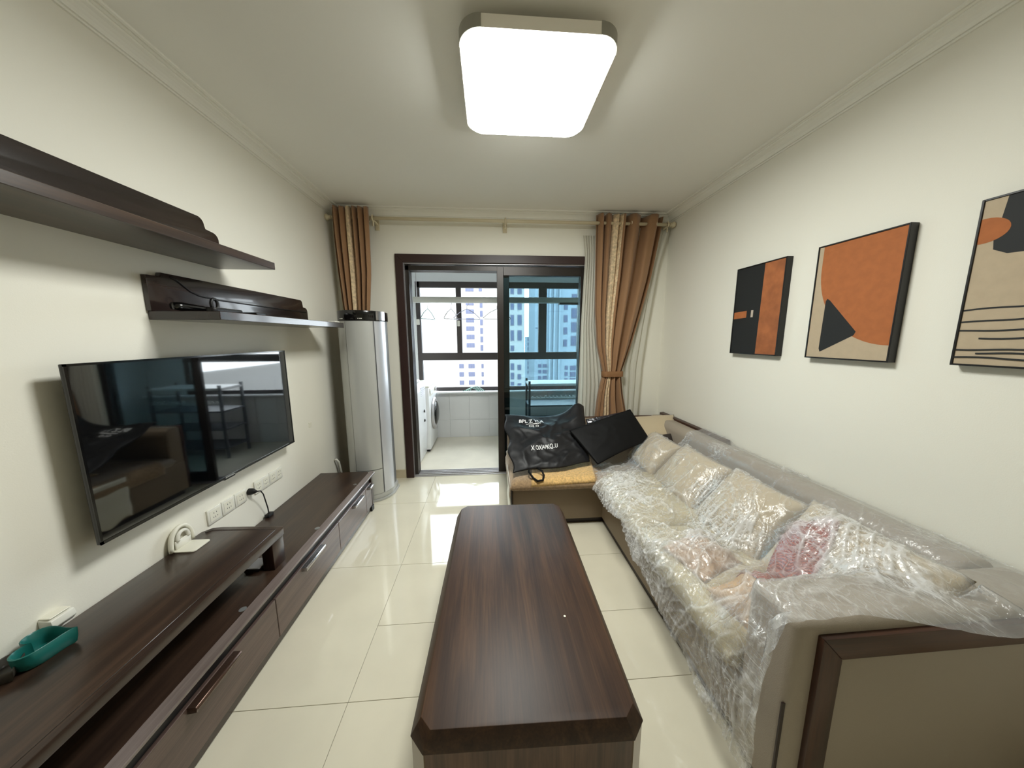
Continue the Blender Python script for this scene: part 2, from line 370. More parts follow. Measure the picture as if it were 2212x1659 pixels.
building('apartment_tower', 'pale blue tower with slim ribs filling right side of tinted glass', 12.9, 40, 90, 18, m_bC,
         [(21.2, 22.3, 11.2, 2.0, 3.45, 5, 1), (23.4, 25.8, 13.6, 2.9, 3.9, 4, 2), (21.8, 22.7, -6.7, 1.2, 1.85, 4, 1), (23.4, 25.1, -6.7, 1.4, 1.85, 4, 2),
          (14.0, 14.9, -6.2, 1.0, 1.7, 4, 1), (15.3, 16.5, -6.2, 1.0, 1.7, 4, 2), (10.9 + 2.2, 14.2, 4.2, .1, 40, 1, 1)], D=14, ribs=(16.9, 18.2, 19.7, 27.4, 30.5))
b = nb(); box(b, (-400, 5.5, -45.5), (400, 900, -45)); tag(obj('street_ground', b, mat('pale ground', srgb(110, 110, 108), .9), None), 'pale open ground far below between the towers', 'ground')

# ================================================================= BALCONY THINGS
def appliance_side(nm, lab, ya, yb, xf, zt):
    t = thing(nm, lab, 'washing machine', ((BL + xf) / 2, (ya + yb) / 2, 0)); return t
t = thing('top_loading_washer', 'white cabinet washer with ribbed top, nearest the door in balcony', 'appliance', (-1.08, 3.75, 0))
b = nb(); prism(b, [(-1.34, .02), (-.835, .02), (-.82, .3), (-.825, .88), (-.86, .95), (-1.34, .97)], 'y', 3.47, 4.0, .012); obj('casing', b, m_whitew, t, 40)
b = nb()
for i in range(5): box(b, (-.836, 3.75, .80 + i * .022), (-.822, 3.96, .812 + i * .022), .002)
obj('vent_slats', b, mat('light grey', srgb(190, 190, 200), .4), t)
b = nb()
for z in (.60, .48): lathe(b, [(.018, 0), (.02, .006), (.014, .012)], (-.822, 3.86, z), 12, 'x')
obj('knob', b, m_blackm, t, 40)
b = nb(); box(b, (-1.3, 3.5, .955), (-.88, 3.97, .985), .01); obj('lid', b, m_white, t)
t = thing('washing_machine', 'white front loading washing machine with round dark door', 'washing machine', (-1.07, 4.33, 0))
b = nb(); box(b, (-1.34, 4.04, .03), (-.79, 4.62, .86), .012, 2); obj('casing', b, m_whitew, t, 40)
b = nb(); box(b, (-1.33, 4.06, 0), (-.81, 4.60, .03)); obj('plinth', b, m_blackm, t)
b = nb(); box(b, (-1.345, 4.035, .86), (-.785, 4.625, .885), .008, 2); obj('top_panel', b, m_white, t)
b = nb(); lathe(b, [(.10, 0), (.215, 0), (.225, .012), (.21, .03), (.17, .036), (.16, .02), (.10, .018)], (-.79, 4.34, .46), 40, 'x'); d = obj('door', b, m_silver, t, 40)
b = nb(); lathe(b, [(.165, .018), (.15, .045), (.10, .06), (.03, .066)], (-.79, 4.34, .46), 40, 'x'); obj('door_glass', b, m_black, d, True, label='dark bulging door glass')
b = nb(); box(b, (-.79, 4.08, .74), (-.782, 4.58, .84), .003); pp = obj('control_panel', b, m_white, t)
b = nb(); lathe(b, [(.026, 0), (.026, .02), (.02, .024)], (-.782, 4.42, .79), 20, 'x'); obj('knob', b, m_silver, pp, 40)
b = nb(); box(b, (-.783, 4.48, .77), (-.779, 4.55, .81)); obj('display', b, m_black, pp)
b = nb(); box(b, (-.783, 4.10, .765), (-.776, 4.24, .82), .003); obj('detergent_drawer', b, m_whitew, pp)
# drying bar
t = thing('drying_bar', 'white horizontal ceiling drying bar across the balcony window', 'drying rack', (.17, 4.1, 1.93))
b = nb(); box(b, (-1.15, 4.06, 1.932), (1.42, 4.14, 2.0), .006); obj('bar', b, mat('pale grey aluminium', srgb(196, 196, 190), .4, metal=.2), t)
b = nb()
for xx in (-.9, 1.25): tube(b, [(xx, 4.1, 2.0), (xx, 4.1, BH)], .006, 6)
obj('suspension_rod', b, m_silver, t)
b = nb(); box(b, (.9, 4.055, 1.915), (1.25, 4.145, 1.935), .003); obj('end_bracket', b, m_blackm, t)
def hanger(x, ang, mcol, lab):
    p = thing('clothes_hanger', lab, 'hanger', (x, 4.1, 1.93), 'clothes hangers on the balcony drying bar')
    b = nb(); ca, sa = math.cos(ang), math.sin(ang)
    q = lambda u, z: (x + u * ca, 4.1 + u * sa, 1.93 + z)
    tube(b, [q(.018, .0), q(.02, -.02), q(0, -.035), q(0, -.075)], .003, 6); obj('hook', b, m_chrome, p, True)
    b = nb(); tube(b, [q(0, -.072), q(-.10, -.12), q(-.185, -.19), q(-.18, -.20), q(.18, -.20), q(.185, -.19), q(.10, -.12)], .0045, 6, True); obj('shoulders', b, mcol, p, True)
m_teal = mat('teal hanger plastic', srgb(70, 120, 122), .4)
hanger(-.77, 1.28, m_teal, 'green tinted clothes hanger, leftmost on the drying bar')
hanger(-.48, 1.2, mat('grey hanger wire', srgb(140, 138, 136), .4), 'grey clothes hanger, second from left on the bar')
hanger(-.28, .5, mat('lilac hanger wire', srgb(168, 168, 196), .4), 'pale lilac clothes hanger in front of the window mullion')
hanger(.10, .25, mat('pale hanger', srgb(196, 192, 184), .4), 'white clothes hanger half hidden by the sliding door')
# hangers lying on the sill
t = thing('hanger_pile', 'tangle of pale green plastic hangers on the balcony window sill', 'hangers', (-.27, BY - .05, .712))
for i in range(4):
    b = nb(); x = -.30 + i * .03; tube(b, [(x - .10, BY - .08, .72), (x - .05, BY - .06, .735 + .012 * i), (x + .02, BY - .03, .765 + .006 * i), (x + .09, BY - .05, .74), (x + .13, BY - .08, .72)], .005, 6); obj('hanger', b, mat('mint plastic', srgb(150, 188, 180), .4), t, True)
# metal rack behind the tinted glass
t = thing('metal_rack', 'grey metal rack with white top shelf behind tinted glass', 'rack', (.89, 4.15, 0))
m_rk = mat('grey rack steel', srgb(96, 100, 106), .4, metal=.4)
for xx in (.50, 1.30):
    for yy in (4.02, 4.36):
        b = nb(); box(b, (xx, yy, 0), (xx + .028, yy + .028, .93), .002); obj('post', b, m_rk, t)
b = nb(); box(b, (.50, 4.02, .865), (1.33, 4.39, .895), .004); obj('top_shelf', b, m_whitew, t)
for z in (.59, .36, .12):
    b = nb(); box(b, (.50, 4.02, z), (1.33, 4.39, z + .018), .002); obj('shelf', b, m_rk, t)
b = nb(); box(b, (.53, 4.022, .70), (1.30, 4.03, .712))
for i in range(14):
    x = .55 + i * .054 + R_.uniform(-.008, .008); box(b, (x, 4.02, .712), (x + .02, 4.034, .73 + R_.uniform(0, .012)), .002)
obj('peg_strip', b, m_whitew, t, label='strip of small white pegs', kind='stuff')

# ================================================================= CEILING LAMP
lx0, lx1, ly0, ly1 = -.10, .517, 1.318, 1.918
t = thing('ceiling_lamp', 'lit square ceiling lamp with rounded corners and white rim', 'lamp', ((lx0 + lx1) / 2, (ly0 + ly1) / 2, 2.60))
b = nb(); prism(b, rrect(lx0 + .13, ly0 + .13, lx1 - .13, ly1 - .13, .05), 'z', 2.655, H); obj('mounting_base', b, m_white, t, 40)
b = nb()
outer = rrect(lx0, ly0, lx1, ly1, .085, 10); n = len(outer)
inner = rrect(lx0 + .008, ly0 + .008, lx1 - .008, ly1 - .008, .078, 10)
tt = bmesh.new(); R4 = [[tt.verts.new((p[0], p[1], z)) for p in ring] for ring, z in ((outer, 2.612), (outer, 2.656), (inner, 2.656), (inner, 2.612))]
for a in range(4):
    A, B = R4[a], R4[(a + 1) % 4]
    for i in range(n): tt.faces.new((A[i], A[(i + 1) % n], B[(i + 1) % n], B[i]))
tt.faces.new(R4[2]); bmesh.ops.recalc_face_normals(tt, faces=tt.faces); join(b, tt)
obj('rim', b, mat('lamp rim enamel', srgb(244, 238, 228), .5), t, 40)
b = nb()
for (cx_, cy_, a0) in ((lx1 - .085, ly1 - .085, 0), (lx0 + .085, ly1 - .085, 90), (lx0 + .085, ly0 + .085, 180), (lx1 - .085, ly0 + .085, 270)):
    pts = []
    for i in range(13):
        a = math.radians(a0 + 90 * i / 12); pts.append((cx_ + .087 * math.cos(a), cy_ + .087 * math.sin(a)))
    pts += [(cx_ + .084 * math.cos(math.radians(a0 + 90 * i / 12)), cy_ + .084 * math.sin(math.radians(a0 + 90 * i / 12))) for i in range(12, -1, -1)]
    c2 = nb(); prism(c2, pts, 'z', 2.611, 2.657); obj('corner_cap', c2, mat('grey lamp corner', srgb(150, 148, 138), .4), t, 40)
b.free()
b = nb(); i1 = rrect(lx0 + .012, ly0 + .012, lx1 - .012, ly1 - .012, .075, 10); i2 = rrect(lx0 + .018, ly0 + .018, lx1 - .018, ly1 - .018, .07, 10); i3 = rrect(lx0 + .06, ly0 + .06, lx1 - .06, ly1 - .06, .05, 10)
tt = bmesh.new(); rr = [[tt.verts.new((p[0], p[1], z)) for p in ring] for ring, z in ((i1, 2.613), (i1, 2.603), (i2, 2.598), (i3, 2.595))]
for a in range(3):
    for i in range(n): tt.faces.new((rr[a][i], rr[a][(i + 1) % n], rr[a + 1][(i + 1) % n], rr[a + 1][i]))
tt.faces.new(rr[3]); bmesh.ops.recalc_face_normals(tt, faces=tt.faces); join(b, tt)
obj('diffuser', b, emit('lamp glow', (.975, 1.0, .955, 1), LAMP), t, 30)

# ================================================================= CURTAINS
def lerp(a, b, t): return a + (b - a) * t
def interp(x, xs_, ys_): return float(np.interp(x, xs_, ys_))
m_curt = mat('brown curtain cloth', srgb(150, 112, 77), .7, bump=.4, bscale=500, sheen=.25)
m_stripe = mat('patterned cream stripe', srgb(216, 192, 156), .7, var=.22, vscale=45, sheen=.2)
m_sheer = None
def curtain(root, zs, ls, rs_, u0, u1, folds, amp, nm, m, y=3.18, ph=0, fine=200, nz=44, lab=None, fmap=None, mv=lambda z: 1.0):
    """cloth between z-dependent left and right edges; u0..u1 the part of the width"""
    def fn(u, v):
        uu = lerp(u0, u1, u); z = lerp(zs[0], zs[-1], v)
        zi = zs[::-1]; l = interp(z, zi, ls[::-1]); r = interp(z, zi, rs_[::-1])
        w_ = fmap(uu) if fmap else folds * uu
        a = amp * mv(z) * (1.25 if fmap and uu > .45 else 1); s = math.sin(2 * PI * w_ + ph)
        s = math.copysign(abs(s) ** .75, s)
        wv = .18 * amp * math.sin(2 * PI * w_ * 2.3 + 1.3 + 2 * z)
        return Vector((lerp(l, r, uu) + .10 * (r - l) / folds * math.cos(2 * PI * w_ + ph), y + a * s + wv, z + .004 * math.sin(2 * PI * folds * uu)))
    b = nb(); grid(b, fn, max(8, int(fine * (u1 - u0))), nz); o = obj(nm, b, m, root, True, label=lab)
    mo = o.modifiers.new('thickness', 'SOLIDIFY'); mo.thickness = .002
    return o
rt = thing('curtain_pole', 'cream curtain pole with ball ends above the balcony door', 'curtain pole', (.18, 3.17, 2.56))
b = nb(); tube(b, [(-1.425, 3.17, 2.592), (1.79, 3.17, 2.592)], .0155, 16); obj('pole', b, m_tube, rt, True)
for sx, x in ((-1, -1.43), (1, 1.79)):
    b = nb(); lathe(b, [(.016, 0), (.022, .006 * sx), (.014, .014 * sx), (.024, .024 * sx), (.030, .038 * sx), (.022, .054 * sx), (.001, .061 * sx)], (x, 3.17, 2.592), 20, 'x'); obj('ball_finial', b, m_tube, rt, True)
for x in (-1.06, .165, 1.765):
    b = nb(); box(b, (x - .012, 3.17, 2.565), (x + .012, YF, 2.585), .003); box(b, (x - .02, YF - .012, 2.52), (x + .02, YF, 2.64), .003); tube(b, [(x, 3.17 + .024 * math.sin(a), 2.592 + .024 * math.cos(a)) for a in [i * PI / 8 for i in range(16)]], .007, 6, True); lathe(b, [(.006, -.07), (.008, -.055), (.006, -.03)], (x, 3.17, 2.592), 10)
    obj('bracket', b, m_tube, rt, 40)
def panel(nm, lab, zs, ls, rs_, grom, tie):
    t = thing(nm, lab, 'curtain', ((ls[0] + rs_[0]) / 2, 3.18, zs[-1]))
    mv = lambda z: interp(z, [0, tie[0] - .05, tie[0], tie[0] + .05, zs[0]], [1.0, .55, .3, .5, 1.0])
    P = dict(folds=tie[3], amp=.044, mv=mv, fmap=tie[6] if len(tie) > 6 else None, y=3.18 if len(tie) > 6 else 3.145)
    curtain(t, zs, ls, rs_, 0, tie[4], nm='cloth', m=m_curt, lab='plain brown cloth', **P)
    curtain(t, zs, ls, rs_, tie[4], tie[5], nm='patterned_stripe', m=m_stripe, lab='cream paisley stripe', **P)
    curtain(t, zs, ls, rs_, tie[5], 1, nm='cloth', m=m_curt, **P)
    zt = tie[0]
    b = nb(); prism(b, rrect(tie[1] - .012, 3.13, tie[2] + .012, 3.225, .04), 'z', zt - .03, zt + .025, .004); obj('tieback', b, mat('brown tieback', srgb(138, 98, 62), .7), t, 40)
    for gx in grom:
        b = nb(); tube(b, [(gx, 3.17 + .03 * math.sin(a), 2.592 + .03 * math.cos(a)) for a in [i * PI / 10 for i in range(20)]], .0065, 8, True); obj('grommet', b, mat('pale ring', srgb(216, 200, 172), .3), t, True)
    return t
zs = [2.672, 2.4, 2.1, 1.75, 1.4, 1.12, .9, .67, .05]
panel('curtain', 'brown eyelet curtain with cream stripe at left, above the air conditioner', zs,
      [-1.414, -1.412, -1.40, -1.375, -1.33, -1.29, -1.32, -1.35, -1.38], [-1.090, -1.092, -1.10, -1.135, -1.18, -1.21, -1.18, -1.14, -1.12], (-1.10,), (1.12, -1.29, -1.21, 6, .37, .54))
panel('curtain', 'brown eyelet curtain tied back over the sofa corner, right of tinted glass', zs,
      [1.044, 1.048, 1.055, 1.065, 1.10, 1.175, 1.13, 1.105, 1.03], [1.744, 1.70, 1.65, 1.565, 1.47, 1.375, 1.41, 1.465, 1.55], (1.395, 1.64), (1.12, 1.175, 1.375, 6.4, .25, .385, lambda u: u * 9.6 if u < .45 else 4.32 + (u - .45) * 3.9))
# sheers
def sheer_mat():
    m = bpy.data.materials.new('white sheer voile'); m.use_nodes = True; nt = m.node_tree; nt.nodes.clear()
    o = nt.nodes.new('ShaderNodeOutputMaterial'); t = nt.nodes.new('ShaderNodeBsdfTransparent'); d = nt.nodes.new('ShaderNodeBsdfDiffuse'); l = nt.nodes.new('ShaderNodeBsdfTranslucent')
    d.inputs[0].default_value = srgb(238, 236, 226); l.inputs[0].default_value = srgb(238, 236, 226)
    a = nt.nodes.new('ShaderNodeMixShader'); a.inputs[0].default_value = .4; c = nt.nodes.new('ShaderNodeMixShader'); c.inputs[0].default_value = .82
    nt.links.new(d.outputs[0], a.inputs[1]); nt.links.new(l.outputs[0], a.inputs[2]); nt.links.new(t.outputs[0], c.inputs[1]); nt.links.new(a.outputs[0], c.inputs[2]); nt.links.new(c.outputs[0], o.inputs[0]); return m
m_sheer = sheer_mat()
t = thing('sheer_curtain', 'white sheer curtain hanging at right edge of the tinted glass', 'sheer curtain', (1.02, 3.24, .05))
curtain(t, [2.50, 2.3, 1.6, 1.0, .05], [.945, .97, .945, .935, .92], [1.10, 1.10, 1.11, 1.2, 1.2], 0, 1, 6, .012, 'voile', m_sheer, y=3.247)
t = thing('sheer_curtain', 'white sheer curtain gathered in the corner right of brown curtain', 'sheer curtain', (1.6, 3.24, .05))
curtain(t, [2.58, 2.2, 1.6, 1.2, .68, .05], [1.48, 1.44, 1.35, 1.28, 1.32, 1.3], [1.835, 1.74, 1.66, 1.62, 1.60, 1.6], 0, 1, 5, .012, 'voile', m_sheer, y=3.247)
t = thing('sheer_curtain', 'white sheer curtain sliver behind left brown curtain', 'sheer curtain', (-1.41, 3.24, .05))
curtain(t, [2.58, 2.2, 1.6, 1.0, .05], [-1.44] * 5, [-1.2] * 5, 0, 1, 4, .012, 'voile', m_sheer, y=3.247)

# ================================================================= AIR CONDITIONER
t = thing('floor_air_conditioner', 'tall silver column air conditioner with glossy black top', 'air conditioner', (-1.14, 2.97, 0))
ax, ay, ar = -1.145, 2.965, .185
def arc(a0, a1, r, n=16, c=(ax, ay)): return [(c[0] + r * math.cos(math.radians(lerp(a0, a1, i / n))), c[1] + r * math.sin(math.radians(lerp(a0, a1, i / n)))) for i in range(n + 1)]
body = arc(-178, 0, ar, 30) + [(ax + ar, ay + .11), (ax + ar - .04, ay + .15), (ax - ar, ay + .15)]
b = nb(); prism(b, body, 'z', .05, 1.655); obj('body', b, m_acd, t, 30)
def shell(a0, a1, r0, r1, z0, z1, nm, m, lab=None, n=14):
    b = nb(); prism(b, arc(a0, a1, r1, n) + arc(a1, a0, r0, n), 'z', z0, z1); return obj(nm, b, m, t, 30, label=lab)
shell(-168, -112, ar, ar + .010, .07, 1.64, 'side_panel', m_acm)
shell(-110.5, -44, ar, ar + .012, .31, 1.64, 'front_panel', m_acm)
shell(-110.5, -44, ar, ar + .012, .07, .303, 'lower_panel', m_acm)
shell(-41, 0, ar, ar + .014, .07, 1.64, 'side_panel', mat('bright silver strip', srgb(206, 208, 214), .3, metal=.4), 'bright silver side strip')
b = nb(); prism(b, [(ax + (p[0] - ax) * 1.05, ay + (p[1] - ay) * 1.05) for p in body], 'z', 1.645, 1.73, .006); cp_ = obj('top_cap', b, m_black, t, 40, label='glossy black control cap')
b = nb(); prism(b, arc(-36, -5, ar + .022, 8) + arc(-5, -36, ar + .01, 8), 'z', 1.650, 1.726); obj('cap_trim', b, m_chrome, cp_, 40)
b = nb()
for a in (-124, -120, -117, -78, -74, -71): prism(b, arc(a, a + 2.2, ar + .0215, 2) + arc(a + 2.2, a, ar + .019, 2), 'z', 1.658, 1.664)
obj('indicator_marks', b, m_white, cp_, label='small white indicator marks')
b = nb(); prism(b, [(ax + (p[0] - ax) * 1.14, ay + (p[1] - ay) * 1.1) for p in body], 'z', 0, .022, .004); prism(b, [(ax + (p[0] - ax) * 1.08, ay + (p[1] - ay) * 1.06) for p in body], 'z', .022, .07, .008); obj('base', b, m_acm, t, 40)
b = nb(); tube(b, [(XL + .005, 2.93, .36), (XL + .03, 2.92, .37), (XL + .045, 2.93, .34), (XL + .05, 2.96, .2), (XL + .05, 3.0, .05)], .008, 8); obj('power_cord', b, m_white, t, True)

# ================================================================= TV CABINET
CX, CT = -1.03, .345
t = thing('tv_cabinet', 'long low dark walnut tv cabinet along left wall', 'tv cabinet', (-1.26, 1.4, 0))
def slab(x1, y1): return [(XL + .012, .05), (x1, .05)] + [(x1 - .03 + .03 * math.cos(a), y1 - .03 + .03 * math.sin(a)) for a in [i * PI / 12 for i in range(7)]] + [(XL + .012, y1)]
b = nb(); frustum(b, slab(CX - .030, 2.674), slab(CX - .032, 2.672), .331, CT); obj('top', b, m_woodY, t, 20)
b = nb(); q_ = [(CX - .032, .331), (CX - .032, CT - .0004), (CX + .004, .333), (CX + .006, .331), (CX + .006, .322), (CX - .032, .322)]
prism(b, q_, 'y', .05, 2.69); obj('front_edge', b, wood('edge wood with painted sheen', srgb(84, 72, 68), srgb(104, 92, 88), srgb(122, 110, 106), 'Y', rough=.3, coat=.9), t, 20, label='front edge strip with painted window sheen')  # greyer wood tone paints the window light reflected along this edge
b = nb(); box(b, (-1.10, .10, .250), (-1.062, 2.66, .322)); obj('recess_shade_strip', b, m_blackm, t)  # matte black strip stands in for the shade under the top
b = nb(); box(b, (XL + .014, .06, .04), (-1.075, 2.68, .321)); obj('carcass', b, m_woodYd, t)
b = nb(); box(b, (-1.074, .06, .03), (CX - .014, .10, .3)); box(b, (-1.46, 2.66, .03), (CX - .018, 2.69, .321), .002); obj('side_panel', b, m_woodZ, t)
seams = [.14, .78, 1.42, 2.06, 2.53, 2.655]
hand = {0: (.3, .6), 1: (.97, 1.17), 2: (1.63, 1.83), 3: (2.27, 2.44), 4: (2.565, 2.64)}
for i in range(len(seams) - 1):
    b = nb(); box(b, (-1.072, seams[i] + .002, .045), (-1.048, seams[i + 1] - .002, .252), .002); d = obj('drawer', b, m_front, t)
    h0, h1 = hand[i]; b = nb()
    prism(b, [(-1.05, .225), (-1.018, .229), (-1.014, .244), (-1.02, .250), (-1.05, .250)], 'y', h0, h1, .002); obj('handle', b, m_chrome if i >= 2 else mat('dark bronze handle', srgb(84, 64, 54), .25, metal=.6), d, 40, label='bar handle')
b = nb(); box(b, (-1.085, .06, .012), (-1.052, 2.66, .044), .002); obj('plinth', b, m_woodYd, t)
for y in (.10, 2.62):
    for x in (-1.09, -1.44):
        b = nb(); box(b, (x, y, 0), (x + .05, y + .05, .045), .002); obj('leg', b, m_blackm, t)
for (x, y) in ((-1.085, 2.43), (-1.07, 1.85), (-1.075, 1.27)):
    b = nb(); lathe(b, [(.014, 0), (.014, .001), (.008, .0016)], (x, y, CT), 16); obj('dowel_cover', b, m_chrome if y > 2 else m_acd, t)
# riser
t = thing('tv_riser_shelf', 'dark walnut riser shelf standing on the tv cabinet', 'shelf', (-1.27, .85, CT))
RT = .53
b = nb(); prism(b, [(XL + .012, .10), (-1.08, .10), (-1.08, 1.578), (-1.092, 1.59), (-1.40, 1.605), (-1.44, 1.60), (XL + .012, 1.565)], 'z', RT - .038, RT, .003); obj('top', b, m_woodY, t, 40)
b = nb(); tube(b, [(-1.445, 1.56, RT), (-1.42, 1.578, RT), (-1.11, 1.562, RT), (-1.105, 1.55, RT), (-1.105, .12, RT)], .0016, 6); obj('edge_bead', b, m_woodYd, t, True)
for (x0, x1, ya, yb) in ((-1.145, -1.09, 1.50, 1.585), (-1.44, -1.39, 1.50, 1.585), (-1.145, -1.09, .13, .2), (-1.44, -1.39, .13, .2)):
    b = nb(); box(b, (x0, ya, CT), (x1, yb, RT - .038), .004, 2); obj('leg', b, m_woodZ, t, 40)

# ================================================================= TELEVISION
t = thing('television', 'large flat black television mounted on left wall', 'television', (-1.42, 1.69, .76))
ty0, ty1, tz0, tz1 = 1.128, 2.256, .765, 1.416
b = nb(); box(b, (-1.415, ty0, tz0), (-1.402, ty1, tz1), .003, 2)
box(b, (-1.402, ty0, tz0), (-1.398, ty1, tz0 + .012)); box(b, (-1.402, ty0, tz1 - .008), (-1.398, ty1, tz1)); box(b, (-1.402, ty0, tz0), (-1.398, ty0 + .008, tz1)); box(b, (-1.402, ty1 - .008, tz0), (-1.398, ty1, tz1)); obj('bezel', b, m_black, t, 40)
b = nb(); box(b, (-1.402, ty0 + .008, tz0 + .012), (-1.3995, ty1 - .008, tz1 - .008)); obj('screen', b, m_screen, t)
b = nb(); prism(b, [(-1.415, tz0 + .02), (-1.45, tz0 + .06), (-1.45, tz0 + .34), (-1.415, tz0 + .42)], 'y', ty0 + .10, ty1 - .10, .004); obj('rear_housing', b, m_blackm, t, 40)
b = nb(); box(b, (XL + .002, 1.5, .9), (-1.45, 1.9, 1.2), .003); obj('wall_bracket', b, m_blackm, t)
b = nb(); box(b, (-1.412, 1.66, tz0 - .008), (-1.399, 1.73, tz0 + .002), .002); obj('sensor_tab', b, m_black, t)
b = nb(); box(b, (-1.4, 1.665, tz0 + .002), (-1.3975, 1.725, tz0 + .009)); obj('badge', b, m_chrome, t, label='tiny silver badge')

# ================================================================= WALL SHELVES
def scroll_panel(y0, y1, z0, z1, x0, x1, step=.075):
    """back panel with a stepped, rounded far end"""
    h = z1 - z0; p = [(y0, z0), (y1, z0)]
    c = .035
    p += [(y1 - c + c * math.cos(a), z0 + h * .72 - c + c * math.sin(a)) for a in [i * PI / 12 for i in range(7)]]
    p += [(y1 - step, z0 + h * .74)]
    p += [(y1 - step - .005 - c + c * math.cos(a), z1 - c + c * math.sin(a)) for a in [i * PI / 12 for i in range(7)]]
    p += [(y0, z1)]
    b = nb(); prism(b, p, 'x', x0, x1, .0025); return b
t = thing('wall_shelf', 'upper dark walnut wall shelf, runs out of the photo at left', 'shelf', (-1.33, .9, 1.875))
b = nb(); box(b, (XL, -.3, 1.875), (-1.185, 1.91, 1.912), .002); obj('board', b, m_woodY, t)
obj('back_panel', scroll_panel(-.3, 1.905, 1.912, 2.11, XL, XL + .022), m_woodYd, t, 40)
b = nb(); box(b, (XL + .0, -.3, 1.912), (-1.43, 1.80, 1.955), .002); obj('lower_rail', b, m_woodY, t)
t = thing('wall_shelf', 'lower dark wall shelf above the television, remotes lying on it', 'shelf', (-1.33, 2.1, 1.58))
b = nb(); box(b, (XL, 1.50, 1.58), (-1.185, 2.69, 1.618), .002); obj('board', b, m_woodYd, t)
p = [(1.495, 1.618)] + [(2.69, 1.618)] + [(2.69 - .03 + .03 * math.cos(a), 1.735 - .03 + .03 * math.sin(a)) for a in [i * PI / 12 for i in range(7)]] + [(2.635, 1.738)] + [(2.63 - .025 + .025 * math.cos(a), 1.79 - .025 + .025 * math.sin(a)) for a in [i * PI / 12 for i in range(7)]] + [(1.56, 1.79), (1.555, 1.772), (1.495, 1.770)]
b = nb(); prism(b, p, 'x', XL, XL + .022, .0025); obj('back_panel', b, m_woodYd, t, 40)
b = nb(); tube(b, [(XL + .0225, 1.60, 1.778), (XL + .0225, 1.63, 1.765), (XL + .0225, 1.66, 1.745), (XL + .0225, 1.69, 1.725), (XL + .0225, 1.74, 1.71), (XL + .0225, 1.85, 1.702), (XL + .0225, 2.2, 1.70), (XL + .0225, 2.66, 1.70)], .0042, 6); obj('scroll_groove', b, m_blackm, t, True)
# remotes on the lower shelf
t = thing('remote_control', 'long black remote control lying on the lower wall shelf', 'remote control', (-1.33, 1.66, 1.618))
b = nb(); prism(b, rrect(-1.30, 1.56, -1.255, 1.74, .018), 'z', 1.618, 1.640, .005); obj('body', b, m_blackm, t, 40)
b = nb()
for i in range(5): box(b, (-1.285, 1.60 + i * .025, 1.640), (-1.27, 1.61 + i * .025, 1.6425), .001)
obj('buttons', b, m_acd, t)
t = thing('microphone', 'black microphone lying across remotes on the lower wall shelf', 'microphone', (-1.24, 1.56, 1.618))
b = nb(); tube(b, [(-1.375, 1.50, 1.640), (-1.37, 1.53, 1.640), (-1.34, 1.60, 1.636), (-1.31, 1.66, 1.632)], [.016, .019, .013, .011], 12); obj('handle', b, m_black, t, True)
b = nb(); tube(b, [(-1.33, 1.66 + .018 * math.sin(a), 1.662 + .026 * math.cos(a)) for a in [i * PI / 10 for i in range(20)]], .007, 8, True); obj('ring_stand', b, m_blackm, t, True)
b = nb(); box(b, (-1.31, 1.76, 1.618), (-1.21, 1.83, 1.632), .003); tag(obj('tv_box', b, m_blackm, None), 'small flat black box beside microphone on the lower wall shelf', 'box')
b = nb(); box(b, (-1.26, 2.585, 1.618), (-1.20, 2.66, 1.630), .004); tag(obj('white_remote', b, m_white, None), 'small white remote at far end of the lower wall shelf', 'remote control')

# ================================================================= SOCKETS
def plate(y0, y1, z0, z1, lab, kind):
    t = thing('wall_socket', lab, 'socket', (XL, (y0 + y1) / 2, z0), 'white wall sockets under the television')
    b = nb(); box(b, (XL, y0, z0), (XL + .009, y1, z1), .003, 2); pl = obj('plate', b, m_white, t, 40)
    n = kind; w_ = (y1 - y0) / n
    for i in range(n):
        c_ = y0 + (i + .5) * w_
        b = nb(); box(b, (XL + .009, c_ - w_ * .36, z0 + .012), (XL + .0105, c_ + w_ * .36, z1 - .012), .0006); md = obj('socket_insert', b, m_card, t)
        b = nb()
        for (dy, dz, hh) in ((-.008, .012, .007), (.008, .012, .007), (0, -.012, .009), (-.012, -.010, .006), (.012, -.010, .006)): box(b, (XL + .0105, c_ + dy - .0012, (z0 + z1) / 2 + dz - hh / 2), (XL + .011, c_ + dy + .0012, (z0 + z1) / 2 + dz + hh / 2))
        obj('pin_slots', b, m_blackm, md)
plate(1.615, 1.70, .531, .612, 'white socket plate nearest the white arch stand', 1)
plate(1.703, 1.788, .531, .612, 'white socket plate second from the white arch stand', 1)
plate(1.791, 1.876, .531, .612, 'white socket plate just left of the black plug', 1)
plate(1.945, 2.075, .531, .612, 'double white socket plate just right of the black plug', 2)
plate(2.078, 2.205, .531, .612, 'double white socket plate farthest right of the black plug', 2)
b = nb(); box(b, (XL, 2.585, .775), (XL + .004, 2.625, .815), .001); tag(obj('wall_sticker', b, m_card, None), 'small square sticker on left wall near air conditioner', 'sticker')
t = thing('power_plug', 'black plug in wall with short black cord to cabinet', 'plug', (XL, 1.90, .56))
b = nb(); lathe(b, [(.02, 0), (.02, .018), (.012, .034), (.006, .045)], (XL + .002, 1.905, .572), 14, 'x'); obj('plug', b, m_blackm, t, 40)
b = nb(); tube(b, [(XL + .045, 1.905, .572), (XL + .055, 1.925, .565), (XL + .05, 1.95, .53), (XL + .04, 1.975, .47), (XL + .03, 2.0, .41), (XL + .025, 2.01, .365), (XL + .025, 2.02, .352)], .0035, 8); obj('cord', b, m_blackm, t, True)
b = nb(); box(b, (XL + .012, 1.985, CT), (XL + .04, 2.035, CT + .022), .004, 2); obj('connector', b, m_blackm, t, 40)

